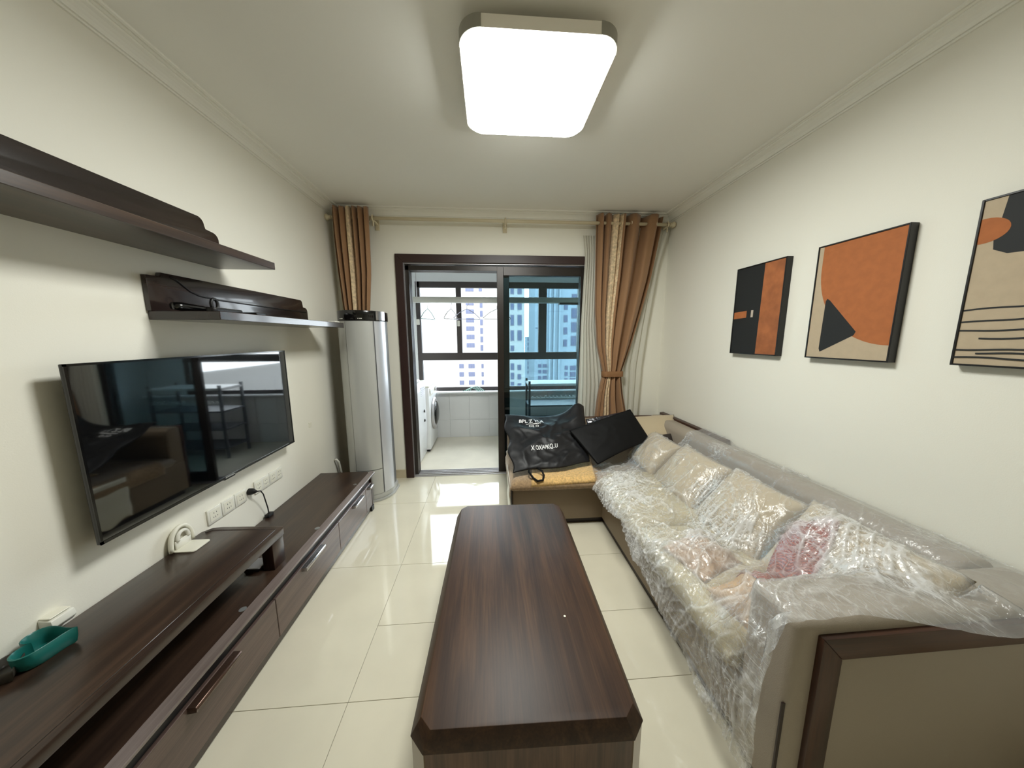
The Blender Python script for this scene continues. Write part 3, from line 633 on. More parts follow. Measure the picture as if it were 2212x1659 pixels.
# ================================================================= THINGS ON THE RISER
t = thing('arch_stand', 'white arch shaped phone stand with flat lip on riser shelf', 'stand', (-1.44, 1.44, RT))
b = nb()
ppts = []
for i in range(25):
    a = PI * i / 24; ppts.append((1.455 + .052 * math.cos(a), RT + .004 + .098 * math.sin(a) ** .8))
inn = [(1.455 + .026 * math.cos(PI * i / 24), RT + .042 + .038 * math.sin(PI * i / 24) ** .8) for i in range(24, -1, -1)]
prism(b, ppts, 'x', -1.462, -1.470, .002)
tube(b, [(-1.455, p[0], p[1]) for p in ppts], .009, 8); obj('arch', b, m_card, t, True)
b = nb(); box(b, (-1.455, 1.418, RT + .004), (-1.447, 1.492, RT + .045), .002); tube(b, [(-1.448, p[0], p[1]) for p in inn], .008, 8); obj('inner_ring', b, m_white, t, True)
b = nb(); prism(b, rrect(-1.46, 1.405, -1.362, 1.495, .012), 'z', RT, RT + .006, .0015); obj('lip', b, m_card, t, 40)
t = thing('power_adapter', 'white box adapter on wall behind the teal heart dish', 'adapter', (XL, 1.03, RT))
b = nb(); prism(b, [(XL, .545), (XL + .03, .545), (XL + .045, .562), (XL + .04, .585), (XL, .59)], 'y', 1.0, 1.06, .003); obj('body', b, m_white, t, 40)
b = nb(); box(b, (XL, 1.003, .590), (XL + .035, 1.057, .594), .002); obj('lid', b, m_card, t)
def heart(c, s, ang, z0, hgt, m, nm, lab):
    t = thing(nm, lab, 'dish', (c[0], c[1], z0)); N = 48
    def pt(k, sc, z):
        a = 2 * PI * k / N; hx = 16 * math.sin(a) ** 3; hy = 13 * math.cos(a) - 5 * math.cos(2 * a) - 2 * math.cos(3 * a) - math.cos(4 * a)
        hx, hy = hx / 17 * s * sc, (hy + 2) / 17 * s * sc; ca, sa = math.cos(ang), math.sin(ang)
        return (c[0] + hx * ca - hy * sa, c[1] + hx * sa + hy * ca, z)
    prof_ = [(.82, 0), (.93, .006), (1, hgt * .5), (1.03, hgt), (.98, hgt + .002), (.93, hgt * .98), (.88, hgt * .4), (.80, .008)]
    b = nb(); rings = [[b.verts.new(pt(k, sc, z0 + z)) for k in range(N)] for sc, z in prof_]
    for A, B in zip(rings, rings[1:]):
        for k in range(N): b.faces.new((A[k], A[(k + 1) % N], B[(k + 1) % N], B[k]))
    b.faces.new(rings[0][::-1]); b.faces.new(rings[-1]); bmesh.ops.recalc_face_normals(b, faces=b.faces)
    obj('bowl', b, m, t, 50)
    return t
heart((-1.385, .945), .066, 2.2, RT, .052, mat('teal plastic', srgb(24, 104, 98), .35), 'heart_dish', 'teal heart shaped plastic dish on near end of riser')
heart((-1.415, .868), .056, 1.4, RT, .032, mat('dark grey plastic', srgb(62, 58, 52), .4), 'heart_dish', 'dark grey heart dish left of the teal one')
t = thing('router_box', 'small silver white box under the far end of riser', 'router', (-1.20, 1.53, CT))
b = nb(); frustum(b, [(-1.235, 1.495), (-1.165, 1.495), (-1.165, 1.575), (-1.235, 1.575)], [(-1.23, 1.50), (-1.155, 1.50), (-1.16, 1.57), (-1.23, 1.57)], CT, CT + .016); obj('body', b, m_blackm, t)
b = nb(); box(b, (-1.238, 1.492, CT + .016), (-1.158, 1.574, CT + .021), .002); obj('lid', b, mat('silver lid', srgb(196, 194, 200), .35, metal=.3), t)

# ================================================================= PICTURES
def artwork(nm, lab, y0, y1, z0, z1, pieces, ground):
    t = thing(nm, lab, 'picture', (XR, (y0 + y1) / 2, z0))
    xf = 1.812; b = nb(); fw = .007
    for a, c in (((xf, y0, z0), (XR, y0 + fw, z1)), ((xf, y1 - fw, z0), (XR, y1, z1)), ((xf, y0 + fw, z0), (XR, y1 - fw, z0 + fw)), ((xf, y0 + fw, z1 - fw), (XR, y1 - fw, z1))): box(b, a, c, .001)
    obj('frame', b, m_blackf, t)
    b = nb(); box(b, (xf + .004, y0 + fw, z0 + fw), (xf + .01, y1 - fw, z1 - fw)); cv = obj('canvas', b, ground, t)
    # u runs left to right as seen (y decreasing), v bottom to top; flat print just proud of canvas
    W, Hh = y1 - y0 - 2 * fw, z1 - z0 - 2 * fw
    for k, (pn, pts, m) in enumerate(pieces):
        b = nb(); xx = xf + .0038 - .0004 * k
        pts = [(min(max(u, 0), 1), min(max(v, 0), 1)) for u, v in pts]
        vs = [b.verts.new((xx, y1 - fw - u * W, z0 + fw + v * Hh)) for u, v in pts]; b.faces.new(vs)
        obj(pn, b, m, cv)
    return t
m_or = mat('rust orange print', srgb(170, 100, 54), .8, var=.06, vscale=30); m_bg = mat('sand print', srgb(184, 166, 140), .8, var=.03, vscale=30)
m_bk = mat('black print', srgb(22, 24, 24), .7); m_ltn = mat('pale strip print', srgb(190, 176, 160), .8); m_or2 = mat('streaked orange print', srgb(162, 96, 54), .7, var=.2, vscale=12)
artwork('framed_print', 'smallest looking print, black left half and orange right band', 1.872, 2.262, 1.375, 1.982,
        [('orange_band', [(.58, 0), (.985, 0), (.985, 1), (.60, 1)], m_or2), ('orange_bar', [(0, .41), (.30, .42), (.30, .50), (0, .49)], m_or), ('pale_bar', [(.40, .42), (.45, .42), (.45, .50), (.40, .50)], m_ltn)], m_bk)
arcp = [(.0 + .06, 1)] + [(.06 + .94 * (1 - math.cos(a)) * 1.0, 1 - .20 - .68 * math.sin(a)) for a in [i * PI / 2 / 24 for i in range(25)]] + [(1, 1)]
artwork('framed_print', 'middle print with big orange quarter round and black triangle', 1.306, 1.69, 1.378, 1.982,
        [('orange_disc', arcp, m_or), ('black_triangle', [(.17, .08), (.19, .05), (.60, .20), (.62, .23), (.24, .51), (.20, .53), (.18, .51)], m_bk)], m_bg)
blk = [(.14, 1), (.12, .85), (.10, .76), (.11, .70), (.20, .665), (.32, .66), (.44, .62), (.54, .54), (.62, .44), (.75, .38), (1, .36), (1, 1)]
dsk = [(.02 + .17 * math.cos(a), .82 + .075 * math.sin(a)) for a in [i * 2 * PI / 28 for i in range(28)]]
lines = []
for i, (v, u0, dv) in enumerate(((.345, 0, .03), (.268, 0, .045), (.215, 0, .018), (.168, .14, .012), (.098, 0, .006), (.078, .14, .002), (.048, 0, 0))):
    up = [(u0 + (1 - u0) * k / 12, v + dv * k / 12 + .004 * math.sin(k * .9 + i)) for k in range(13)]
    lines.append(('wavy_line', up + [(u, q - .010) for u, q in up[::-1]], m_bk))
artwork('framed_print', 'sand print with wavy black lines, cut off by the photo edge', .72, 1.112, 1.385, 1.99,
        [('black_shape', blk, m_bk), ('orange_disc', dsk, m_or)] + lines, m_bg)

# ================================================================= COFFEE TABLE
t = thing('coffee_table', 'long dark walnut coffee table with clipped corners in the middle', 'coffee table', (.11, 1.27, 0))
tx0, tx1, tyn, tyf = -.238, .43, .69, 1.866
def octo(ins, ch): 
    a0, a1, b0, b1 = tx0 + ins, tx1 - ins, tyn + ins * .6, tyf - ins * .6
    P = [(a0 + ch, b0), (a1 - ch, b0), (a1, b0 + ch), (a1, b1 - ch), (a1 - ch, b1), (a0 + ch, b1), (a0, b1 - ch), (a0, b0 + ch)]
    c = Vector((.1, .7)); an = math.radians(-1.1)
    return [tuple(Vector((math.cos(an) * (x - c.x) - math.sin(an) * (y - c.y) + c.x, math.sin(an) * (x - c.x) + math.cos(an) * (y - c.y) + c.y))) for x, y in P]
b = nb(); frustum(b, octo(0, .044), octo(.031, .032), .395, .45); 
bmesh.ops.bevel(b, geom=b.edges[:], offset=.002, segments=2, profile=.5, affect='EDGES')
obj('table_top', b, m_tabletop, t, 20)
b = nb(); o8 = octo(.004, .042)
frustum(b, octo(.009, .04), octo(.009, .04), .02, .395); obj('cabinet_body', b, m_woodZl, t)
for i in (7, 1, 3, 5):
    p, q = Vector(o8[i]), Vector(o8[(i + 1) % 8]); c = Vector((.11, 1.27)); nrm = Vector((q.y - p.y, -(q.x - p.x))).normalized()
    if nrm.dot((p + q) / 2 - c) < 0: nrm = -nrm
    b = nb(); frustum(b, [p, q, q - nrm * .02, p - nrm * .02], [p, q, q - nrm * .02, p - nrm * .02], 0, .394); obj('corner_post', b, mat('post wood with painted sheen', srgb(118, 100, 82), .3, coat=.3), t)  # paler than the table wood: reflection on the corner facets painted in
b = nb(); lathe(b, [(.004, 0), (.0045, .0012), (.002, .002)], (.27, 1.03, .4505), 8); obj('paint_speck', b, m_card, t, label='tiny white speck')

# ================================================================= SOFA
st = thing('corner_sofa', 'taupe leather corner sofa with dark wood trim', 'sofa', (1.3, 2.0, 0))
sofa_b = []
def sp_(nm, b, m, sm=40, lab=None, solid=True):
    if solid: sofa_b.append(BVHTree.FromBMesh(b))
    return obj(nm, b, m, st, sm, label=lab)
b = nb(); box(b, (.905, .74, .0), (1.83, 3.1, .05)); box(b, (.20, 2.33, 0), (1.0, 3.10, .05)); sp_('plinth', b, m_plinth)
b = nb(); box(b, (.885, .90, .05), (1.84, 3.12, .30), .012, 2); box(b, (.165, 2.295, .05), (.90, 3.12, .33), .012, 2); sp_('base', b, m_leatherd)
# seat pads of the long run
def pad(x0, y0, x1, y1, z0, z1, r, nm, m, bulge=.012, N=26, lab=None):
    b = nb(); cx_, cy_ = (x0 + x1) / 2, (y0 + y1) / 2
    def fn(u, v, s):
        uu, vv = u * 2 - 1, v * 2 - 1
        X = cx_ + (x1 - x0) / 2 * uu; Y = cy_ + (y1 - y0) / 2 * vv
        ex = max(0, r - (x1 - x0) / 2 * (1 - abs(uu))) / r; ey = max(0, r - (y1 - y0) / 2 * (1 - abs(vv))) / r
        d = min(1, math.hypot(ex, ey)); hh = (z1 - z0) / 2; q = math.sqrt(max(0, 1 - d * d))
        zz = (z0 + z1) / 2 + s * ((hh - r * (1 - q)) if r < hh else hh * q) + (s > 0) * bulge * (1 - uu ** 2) * (1 - vv ** 2)
        return Vector((X, Y, zz))
    sm = lambda t_: .5 - .5 * math.cos(PI * t_)
    grid(b, lambda u, v: fn(sm(u), sm(v), 1), N, N); grid(b, lambda u, v: fn(sm(1 - u), sm(v), -1), N, N)
    # side walls
    bmesh.ops.remove_doubles(b, verts=b.verts, dist=1e-4)
    be = [e for e in b.edges if e.is_boundary]
    if be: bmesh.ops.bridge_loops(b, edges=be)
    bmesh.ops.recalc_face_normals(b, faces=b.faces)
    return sp_(nm, b, m, True, lab)
for ya, yb in ((.905, 1.62), (1.625, 2.34)): pad(.835, ya, 1.50, yb, .29, .425, .05, 'seat_cushion', m_seatc)
pad(.15, 2.245, 1.50, 3.02, .32, .40, .035, 'seat_cushion', m_leather, .006)
# backrests
b = nb(); prism(b, [(2.98, .30), (3.12, .30), (3.12, .655), (3.10, .675), (3.03, .68), (3.0, .66)], 'x', .17, 1.72, .012); sp_('backrest', b, m_leatherd)
b = nb(); box(b, (.165, 3.122, .05), (1.83, 3.145, .675), .004); sp_('back_trim', b, m_sofaW, lab='dark wood back edge')
b = nb(); prism(b, [(1.60, .30), (1.835, .30), (1.835, .665), (1.80, .69), (1.70, .695), (1.655, .66)], 'y', .90, 3.11, .02, 3); sp_('backrest', b, m_leather)
b = nb(); prism(b, [(1.800, .62), (1.842, .62), (1.842, .708), (1.800, .704)], 'y', 2.2, 3.145, .004); sp_('back_trim', b, m_sofaWz)
# near arm
b = nb(); box(b, (.872, .725, .03), (1.84, .90, .683), .028, 4); sp_('armrest', b, m_leather)
yA = .722
b = nb(); prism(b, [(.937, .645), (1.86, .655), (1.86, .58), (1.005, .572)], 'y', yA - .014, yA + .01, .003); obj('arm_frame', b, m_sofaW, st, 40, label='dark wood arm frame, upper bar')
b = nb(); prism(b, [(.937, .645), (1.005, .572), (1.005, .03), (.937, .03)], 'y', yA - .014, yA + .01, .003); obj('arm_frame', b, m_sofaWz, st, 40, label='dark wood arm frame, upright')
b = nb(); box(b, (1.006, yA - .010, .03), (1.86, yA + .01, .575), .006, 2); obj('arm_panel', b, m_leather, st, 40, label='taupe leather arm panel')
b = nb(); box(b, (.868, .735, .02), (.878, .74, .40)); obj('arm_gap_shade', b, m_plinth, st)  # dark strip painted in for the shaded gap beside the arm
# loose back pillows
def cushion(c, wv, hv, dv, th, nm='pillow', N=22, wr=0, seed=0, pinch=.06):
    """closed pillow: c centre, wv/hv half-extent vectors, dv unit thickness direction"""
    c, wv, hv, dv = map(Vector, (c, wv, hv, dv)); b = nb()
    def fn(u, v, s):
        uu, vv = u * 2 - 1, v * 2 - 1
        su = uu * (1 - pinch * (1 - vv * vv) * 0 - pinch * (1 - abs(vv)) ** 2 * .0) ; k = 1 - pinch * (1 - vv * vv); l = 1 - pinch * (1 - uu * uu)
        t_ = max(0, (1 - abs(uu) ** 2.6)) ** .55 * max(0, (1 - abs(vv) ** 2.6)) ** .55
        p = c + wv * uu * k + hv * vv * l + dv * s * th * t_
        if wr:
            q = p * 9 + Vector((seed, 0, 0)); r = (1 - abs(noise.noise(q))) ** 3; p += dv * s * wr * t_ * (r - .4)
        return p
    grid(b, lambda u, v: fn(u, v, 1), N, N); grid(b, lambda u, v: fn(1 - u, v, -1), N, N)
    bmesh.ops.remove_doubles(b, verts=b.verts, dist=1e-4); bmesh.ops.recalc_face_normals(b, faces=b.faces)
    return b
PL = [(2.46, .60, .135), (1.98, .635, .14), (1.50, .66, .145), (1.02, .70, .14)]
labs = ['beige back pillow under film, farthest along the sofa', 'beige back pillow under film, second from the corner', 'beige back pillow under film, just beyond the red striped cloth', 'beige back pillow under film, nearest the arm with red cloth on it']
pil_b = []
for (y, zt, th), lb, hw in zip(PL, labs, (.22, .245, .225, .25)):
    hv = Vector((.13, 0, (zt - .43) / 2 + .03)); dv = Vector((-(zt - .43) / 2 - .05, 0, .13)).normalized()
    b = cushion((1.375, y, (.43 + zt) / 2 + .01), (0, hw, 0), hv, dv, .085, wr=.012, seed=y * 7)
    pil_b.append(BVHTree.FromBMesh(b)); tag(obj('pillow', b, m_pillow, None, True), lb, 'pillow', 'beige pillows along the sofa back')
b = cushion((1.62, 2.86, .60), (.20, -.05, .02), (.03, .16, .10), (-.25, -.55, .8), .07, wr=.006, seed=3)
tag(obj('pillow', b, m_pillow, None, True), 'beige scatter pillow in the sofa corner by the curtain', 'pillow')
b = cushion((1.52, 2.60, .52), (.12, -.02, .02), (.02, .10, .08), (-.2, -.5, .8), .05)
tag(obj('pillow', b, mat('dark brown cushion cloth', srgb(46, 38, 34), .8), None, True), 'dark brown pillow peeping out beside the film', 'pillow')

def ground(x, y, trees, z0=0, top=1.5):
    z = z0
    for t_ in trees:
        h = t_.ray_cast(Vector((x, y, top)), Vector((0, 0, -1)))
        if h[0] is not None and h[0].z > z: z = h[0].z
    return z
trees = sofa_b + pil_b
# tan crumpled blanket by the arm
b = cushion((1.05, 1.03, .455), (.14, .03, 0), (-.02, .11, 0), (0, 0, 1), .06, N=34, wr=.06, seed=5)
blank = BVHTree.FromBMesh(b); tag(obj('blanket', b, m_tan, None, True), 'crumpled tan blanket under film by the near arm', 'blanket')
b = cushion((1.02, 1.33, .44), (.13, .05, 0), (-.03, .12, 0), (0, 0, 1), .035, N=30, wr=.05, seed=9)
bl2 = BVHTree.FromBMesh(b); tag(obj('blanket', b, mat('peach blanket', srgb(182, 150, 118), .9, bump=.5), None, True), 'peach crumpled cloth under film on the seat below red cloth', 'blanket')
trees += [blank, bl2]
# red striped cloth lying over the third pillow
m_red = bpy.data.materials.new('red striped cloth'); m_red.use_nodes = True
nt = m_red.node_tree; p = nt.nodes['Principled BSDF']; p.inputs['Roughness'].default_value = .8
tcn = nt.nodes.new('ShaderNodeUVMap'); wv = nt.nodes.new('ShaderNodeTexWave'); wv.inputs['Scale'].default_value = 16; wv.inputs['Distortion'].default_value = 1.0; wv.inputs['Detail'].default_value = 3; wv.bands_direction = 'X'
rp = nt.nodes.new('ShaderNodeValToRGB'); rp.color_ramp.elements[0].color = srgb(124, 44, 34); rp.color_ramp.elements[1].color = srgb(186, 104, 84); rp.color_ramp.elements[0].position = .3
nt.links.new(tcn.outputs[0], wv.inputs[0]); nt.links.new(wv.outputs[0], rp.inputs[0]); nt.links.new(rp.outputs[0], p.inputs['Base Color'])
cr = [Vector((1.035, 1.13)), Vector((1.07, .945)), Vector((1.43, 1.09)), Vector((1.36, 1.24))]
b = nb(); uvl = b.loops.layers.uv.new('UVMap'); N = 30
def rfn(u, v):
    q = cr[0].lerp(cr[3], u).lerp(cr[1].lerp(cr[2], u), v); q += Vector((.01 * math.sin(v * 9), .01 * math.sin(u * 7)))
    return Vector((q.x, q.y, ground(q.x, q.y, trees) + .006 + .002 * math.sin(u * 60)))
V = grid(b, rfn, N, 14)
idx = {}
for i, col_ in enumerate(V):
    for j, v_ in enumerate(col_): idx[v_] = (i / N, j / 14)
for fc in b.faces:
    for lp in fc.loops: lp[uvl].uv = idx[lp.vert]
rb = BVHTree.FromBMesh(b); o = obj('striped_cloth', b, m_red, None, True); mo = o.modifiers.new('thickness', 'SOLIDIFY'); mo.thickness = .003; mo.offset = -1
tag(o, 'red and white striped cloth lying on pillow under film', 'cloth')
trees.append(rb)

# ---- clear plastic dust sheet: a membrane relaxed over the real things under it, then wrinkled
x_s = np.linspace(.80, 1.843, 150); y_s = np.linspace(.50, 2.78, 300)
base = np.zeros((len(x_s), len(y_s)))
for i, x in enumerate(x_s):
    for j, y in enumerate(y_s):
        base[i, j] = ground(float(x), float(y), trees, 0)
base += .009
Z = base.copy(); Z[Z < .3] = .30
for it in range(260):
    A = Z.copy(); A[1:-1, 1:-1] = (Z[2:, 1:-1] + Z[:-2, 1:-1] + Z[1:-1, 2:] + Z[1:-1, :-2]) / 4 - .00016
    A[0, :] = A[1, :]; A[-1, :] = A[-2, :]; A[:, 0] = A[:, 1]; A[:, -1] = A[:, -2]
    Z = np.maximum(A, base)
for it in range(3): Z[1:-1, 1:-1] = (Z[2:, 1:-1] + Z[:-2, 1:-1] + Z[1:-1, 2:] + Z[1:-1, :-2] + 2 * Z[1:-1, 1:-1]) / 6
Z = np.maximum(Z, base)
def zat(x, y):
    fx = min(max((x - x_s[0]) / (x_s[-1] - x_s[0]) * (len(x_s) - 1), 0), len(x_s) - 1.001); fy = min(max((y - y_s[0]) / (y_s[-1] - y_s[0]) * (len(y_s) - 1), 0), len(y_s) - 1.001)
    i, j = int(fx), int(fy); a, c = fx - i, fy - j
    return (Z[i, j] * (1 - a) + Z[i + 1, j] * a) * (1 - c) + (Z[i, j + 1] * (1 - a) + Z[i + 1, j + 1] * a) * c
hemy = [.728, .847, .998, 1.116, 1.353, 1.57, 1.755, 2.12, 2.49]; hemz = [.10, .16, .14, .205, .25, .30, .37, .315, .385]
def ridge(p, k): 
    n_ = noise.noise(p * k); return max(0, 1 - abs(n_) * 4.2) ** 2
b = nb(); NU, NV = 260, 520; SK = .16
wrl = b.verts.layers.float.new('wr'); gtl = b.verts.layers.float.new('gt')
def film(u, v):
    if u < SK: x = .815; k = u / SK
    else: k = 1; x = lerp(.815, 1.843, (u - SK) / (1 - SK))
    yf = interp(x, [.8, 1.05, 1.3, 1.42, 1.55, 1.65, 1.85], [2.49, 2.5, 2.60, 2.64, 2.60, 2.47, 2.5]); yn = interp(x, [.8, 1.1, 1.26, 1.43, 1.85], [.733, .733, .69, .64, .57])
    y = lerp(yn, yf, v)
    y += .012 * noise.noise(Vector((x * 6, 3, v * 2))) * (1 if v in (0, 1) else 0)
    yy = max(y, .76); zt = zat(max(x, .85), yy)
    if y < .76: zt = zat(max(x, .89), .78) - (.76 - y) * .15
    P0 = Vector((x, y, zt)); nr = Vector((0, 0, 1))
    wamp = interp(x, [.8, .9, 1.2, 1.5, 1.6, 1.85], [1, 1.25, 1.1, .6, .38, .38]) * interp(y, [.7, .8, 1.0, 2.5, 2.65], [.3, .8, 1, 1, .6])
    if u < SK:
        zh = interp(y, hemy, hemz) + .02 * noise.noise(Vector((0, y * 9, 2)))
        zh = min(zh, zt - .03); z = lerp(zh, zt - .03, k); xo = .805 - .02 * (1 - k) * abs(math.sin(y * 9)) - .006
        xo = lerp(xo, .815, k ** 3); P0 = Vector((xo + .008 * noise.noise(Vector((1, y * 14, z * 6))), y, z)); nr = Vector((-1, 0, .2))
    elif x < .86:
        s_ = (x - .815) / .045; P0.z = lerp(zt - .03, zt, math.sin(s_ * PI / 2)); nr = Vector((-.7, 0, .7))
    q = Vector((P0.x * .8, P0.y * 1.0, P0.z)); wv_ = Vector((noise.noise(q * 5 + Vector((9, 0, 0))), noise.noise(q * 5), 0)) * .07
    q = q + wv_
    r1 = ridge(Vector((q.x * 1.0 + q.y * .5, q.y * .9 - q.x * .4, 0)), 7); r2 = ridge(q + Vector((4, 4, 4)), 17); r3 = ridge(q + Vector((8, 1, 3)), 34)
    ca_, sa_ = .80, .60; qa = Vector((q.x * ca_ + q.y * sa_, (-q.x * sa_ + q.y * ca_) * .0 + 0, 0))
    gate = min(1.6, max(0, noise.noise(q * 3.3 + Vector((7, 7, 7))) + .04) * 4.0)
    gate = max(gate, interp(P0.x, [1.05, 1.35], [.75, 0]) * (.35 + 1.8 * abs(noise.noise(q * 2 + Vector((3, 3, 3))))))
    r4 = ridge(Vector((-q.x * sa_ + q.y * ca_, (q.x * ca_ + q.y * sa_) * .22, 5)) , 26) * gate; r5 = ridge(Vector((q.x * sa_ + q.y * ca_, (q.x * ca_ - q.y * sa_) * .25, 9)), 38) * gate
    w_ = wamp * (.007 * r4 + .004 * r5 + .010 * r1 + .005 * r2 + .0030 * r3 * gate + .004 * noise.noise(q * 12))
    P0 += nr * w_
    return P0, wamp * (.40 * r1 ** 3 + .35 * r2 ** 3 + .4 * r3 ** 2 * gate + .75 * r4 ** 1.5 + .6 * r5 ** 1.5) + .26 * max(0, noise.noise(q * 2.6) + .15), gate  # whiteness: real crease whitening plus highlight streaks put into the colour
V = []
for i in range(NU + 1):
    row = []
    for j in range(NV + 1):
        P0, r_, g_ = film(i / NU, j / NV); v_ = b.verts.new(P0); v_[wrl] = r_; v_[gtl] = g_; row.append(v_)
    V.append(row)
for i in range(NU):
    for j in range(NV): b.faces.new((V[i][j], V[i + 1][j], V[i + 1][j + 1], V[i][j + 1]))
m_film = bpy.data.materials.new('clear polythene film'); m_film.use_nodes = True; nt = m_film.node_tree; nt.nodes.clear(); N_ = nt.nodes.new; L = nt.links.new
out = N_('ShaderNodeOutputMaterial'); tr = N_('ShaderNodeBsdfTransparent'); tr.inputs[0].default_value = (.97, .97, .97, 1)
df = N_('ShaderNodeBsdfDiffuse'); df.inputs[0].default_value = (.95, .96, .97, 1); tl = N_('ShaderNodeBsdfTranslucent'); tl.inputs[0].default_value = (.95, .96, .97, 1)
gl = N_('ShaderNodeBsdfGlossy'); gl.inputs['Roughness'].default_value = .17
mdt = N_('ShaderNodeMixShader'); mdt.inputs[0].default_value = .4; at = N_('ShaderNodeAttribute'); at.attribute_name = 'wr'
tcn = N_('ShaderNodeTexCoord'); nz = N_('ShaderNodeTexNoise'); nz.inputs['Scale'].default_value = 55; nz.inputs['Detail'].default_value = 4; nz.inputs['Distortion'].default_value = 1.5
bp = N_('ShaderNodeBump'); bp.inputs['Strength'].default_value = .5; bp.inputs['Distance'].default_value = .004
L(tcn.outputs['Object'], nz.inputs['Vector']); L(nz.outputs[0], bp.inputs['Height'])
for n_ in (gl, df): L(bp.outputs[0], n_.inputs['Normal'])
mr = N_('ShaderNodeMapRange'); mr.inputs[3].default_value = .17; mr.inputs[4].default_value = .85
def M_(op, a, c=None, cl=False):
    n = N_('ShaderNodeMath'); n.operation = op; n.use_clamp = cl
    for i_, v_ in enumerate((a, c)):
        if v_ is None: continue
        if isinstance(v_, (int, float)): n.inputs[i_].default_value = v_
        else: L(v_, n.inputs[i_])
    return n.outputs[0]
ag = N_('ShaderNodeAttribute'); ag.attribute_name = 'gt'; tot = at.outputs['Fac']
for sc_, rot_, k_, wt in ((24, .7, 13, .70), (33, -.4, 14, .42), (70, 1.2, 8, .2)):  # thin white lines paint glints on the film
    mpp = N_('ShaderNodeMapping'); mpp.inputs['Rotation'].default_value = (.3, .2, rot_); mpp.inputs['Scale'].default_value = (1, .28, 1); L(tcn.outputs['Object'], mpp.inputs[0])
    n1 = N_('ShaderNodeTexNoise'); n1.inputs['Scale'].default_value = sc_; n1.inputs['Detail'].default_value = 1.5; n1.inputs['Distortion'].default_value = .8; L(mpp.outputs[0], n1.inputs['Vector'])
    ln = M_('SUBTRACT', 1.0, M_('MULTIPLY', M_('ABSOLUTE', M_('SUBTRACT', n1.outputs[0], .5)), float(k_) * 2), True)
    tot = M_('ADD', tot, M_('MULTIPLY', M_('MULTIPLY', M_('POWER', ln, 2.0), wt), ag.outputs['Fac']))
L(tot, mr.inputs[0])
m1 = N_('ShaderNodeMixShader'); fr = schlick(nt, .055, bp.outputs[0])
m2 = N_('ShaderNodeMixShader')
L(df.outputs[0], mdt.inputs[1]); L(tl.outputs[0], mdt.inputs[2]); L(mr.outputs[0], m1.inputs[0]); L(tr.outputs[0], m1.inputs[1]); L(mdt.outputs[0], m1.inputs[2])
L(fr.outputs[0], m2.inputs[0]); L(m1.outputs[0], m2.inputs[1]); L(gl.outputs[0], m2.inputs[2]); L(m2.outputs[0], out.inputs[0])
tag(obj('plastic_dust_sheet', b, m_film, None, True), 'crinkled clear plastic dust sheet draped over the long sofa', 'plastic sheet')

# ================================================================= SEAT THROWS AND BAGS ON THE SIDE SECTION
def drape(nm, lab, cat, cs, m, off, N=26, wr=0, hang=None):
    cs = [Vector(c) for c in cs]; b = nb()
    def fn(u, v):
        q = cs[0].lerp(cs[1], u).lerp(cs[3].lerp(cs[2], u), v)
        z = ground(q.x, q.y, sofa_b)
        if q.y < 2.25: z = .40 - (2.25 - q.y) * 1.4
        if q.x < .155: z = .395 - (.155 - q.x) * 2.0
        return Vector((max(q.x, .143) if hang else q.x, max(q.y, 2.236), z + off + wr * noise.noise(Vector((q.x * 60, q.y * 60, 1)))))
    grid(b, fn, N, N); o = obj(nm, b, m, None, True); mo = o.modifiers.new('thickness', 'SOLIDIFY'); mo.thickness = .006; mo.offset = 1
    return tag(o, lab, cat)
m_terry = mat('brown terry cloth', srgb(150, 124, 92), .95, bump=1.0, bscale=160, var=.2, vscale=60, sheen=.4)
m_gold = mat('golden terry cloth', srgb(206, 168, 108), .95, bump=1.0, bscale=140, var=.22, vscale=70, sheen=.4)
drape('seat_cover', 'light brown fleece seat cover on the side section', 'seat cover', [(.10, 2.205), (.90, 2.205), (.90, 2.9), (.10, 2.9)], m_terry, .004, wr=.004, hang=True)
drape('towel', 'golden textured towel lying on the seat under the black bag', 'towel', [(.30, 2.215), (.80, 2.23), (.88, 2.60), (.36, 2.62)], m_gold, .016, wr=.006)
b = nb(); grid(b, lambda u, v: Vector((.138 + .004 * math.sin(v * 14), lerp(2.27, 2.60, u), lerp(.40, .06 + .02 * math.sin(u * 9), v))), 14, 14)
o = obj('white_cloth', b, m_card, None, True); mo = o.modifiers.new('thickness', 'SOLIDIFY'); mo.thickness = .003
tag(o, 'white cloth edge hanging at the side section end', 'cloth')

def pouch(c4, edge, th, wr, seed, N=40):
    """soft bag between four corners (BL, BR, TR, TL); edge(u,v)->offset inside plane"""
    P = [Vector(c) for c in c4]; nrm = (P[1] - P[0]).cross(P[3] - P[0]).normalized()
    def surf(u, v, s):
        p = P[0].lerp(P[1], u).lerp(P[3].lerp(P[2], u), v) + edge(u, v)
        t_ = (max(0, math.sin(PI * u)) * max(0, math.sin(PI * v))) ** .5
        q = Vector((u * 3.2 + .5 * v, v * 3.0 - .3 * u, seed)); r = (1 - abs(noise.noise(q) * 1.6)) ** 2; r2 = (1 - abs(noise.noise(q * 2.7)) * 2) ** 2
        return p + nrm * s * (th * t_ + wr * t_ * (r - .5) + wr * .4 * t_ * (r2 - .5))
    b = nb(); grid(b, lambda u, v: surf(u, v, 1), N, N); grid(b, lambda u, v: surf(1 - u, v, -1), N, N)
    bmesh.ops.remove_doubles(b, verts=b.verts, dist=1e-4); bmesh.ops.recalc_face_normals(b, faces=b.faces)
    return b, surf
m_bag = mat('black shiny nonwoven', srgb(17, 17, 20), .5, spec=.35)
m_bagp = mat('black plastic', srgb(5, 5, 6), .62, spec=.2)
t = thing('shopping_bag', 'black bag with white lettering on the side section', 'bag', (.45, 2.6, .41))
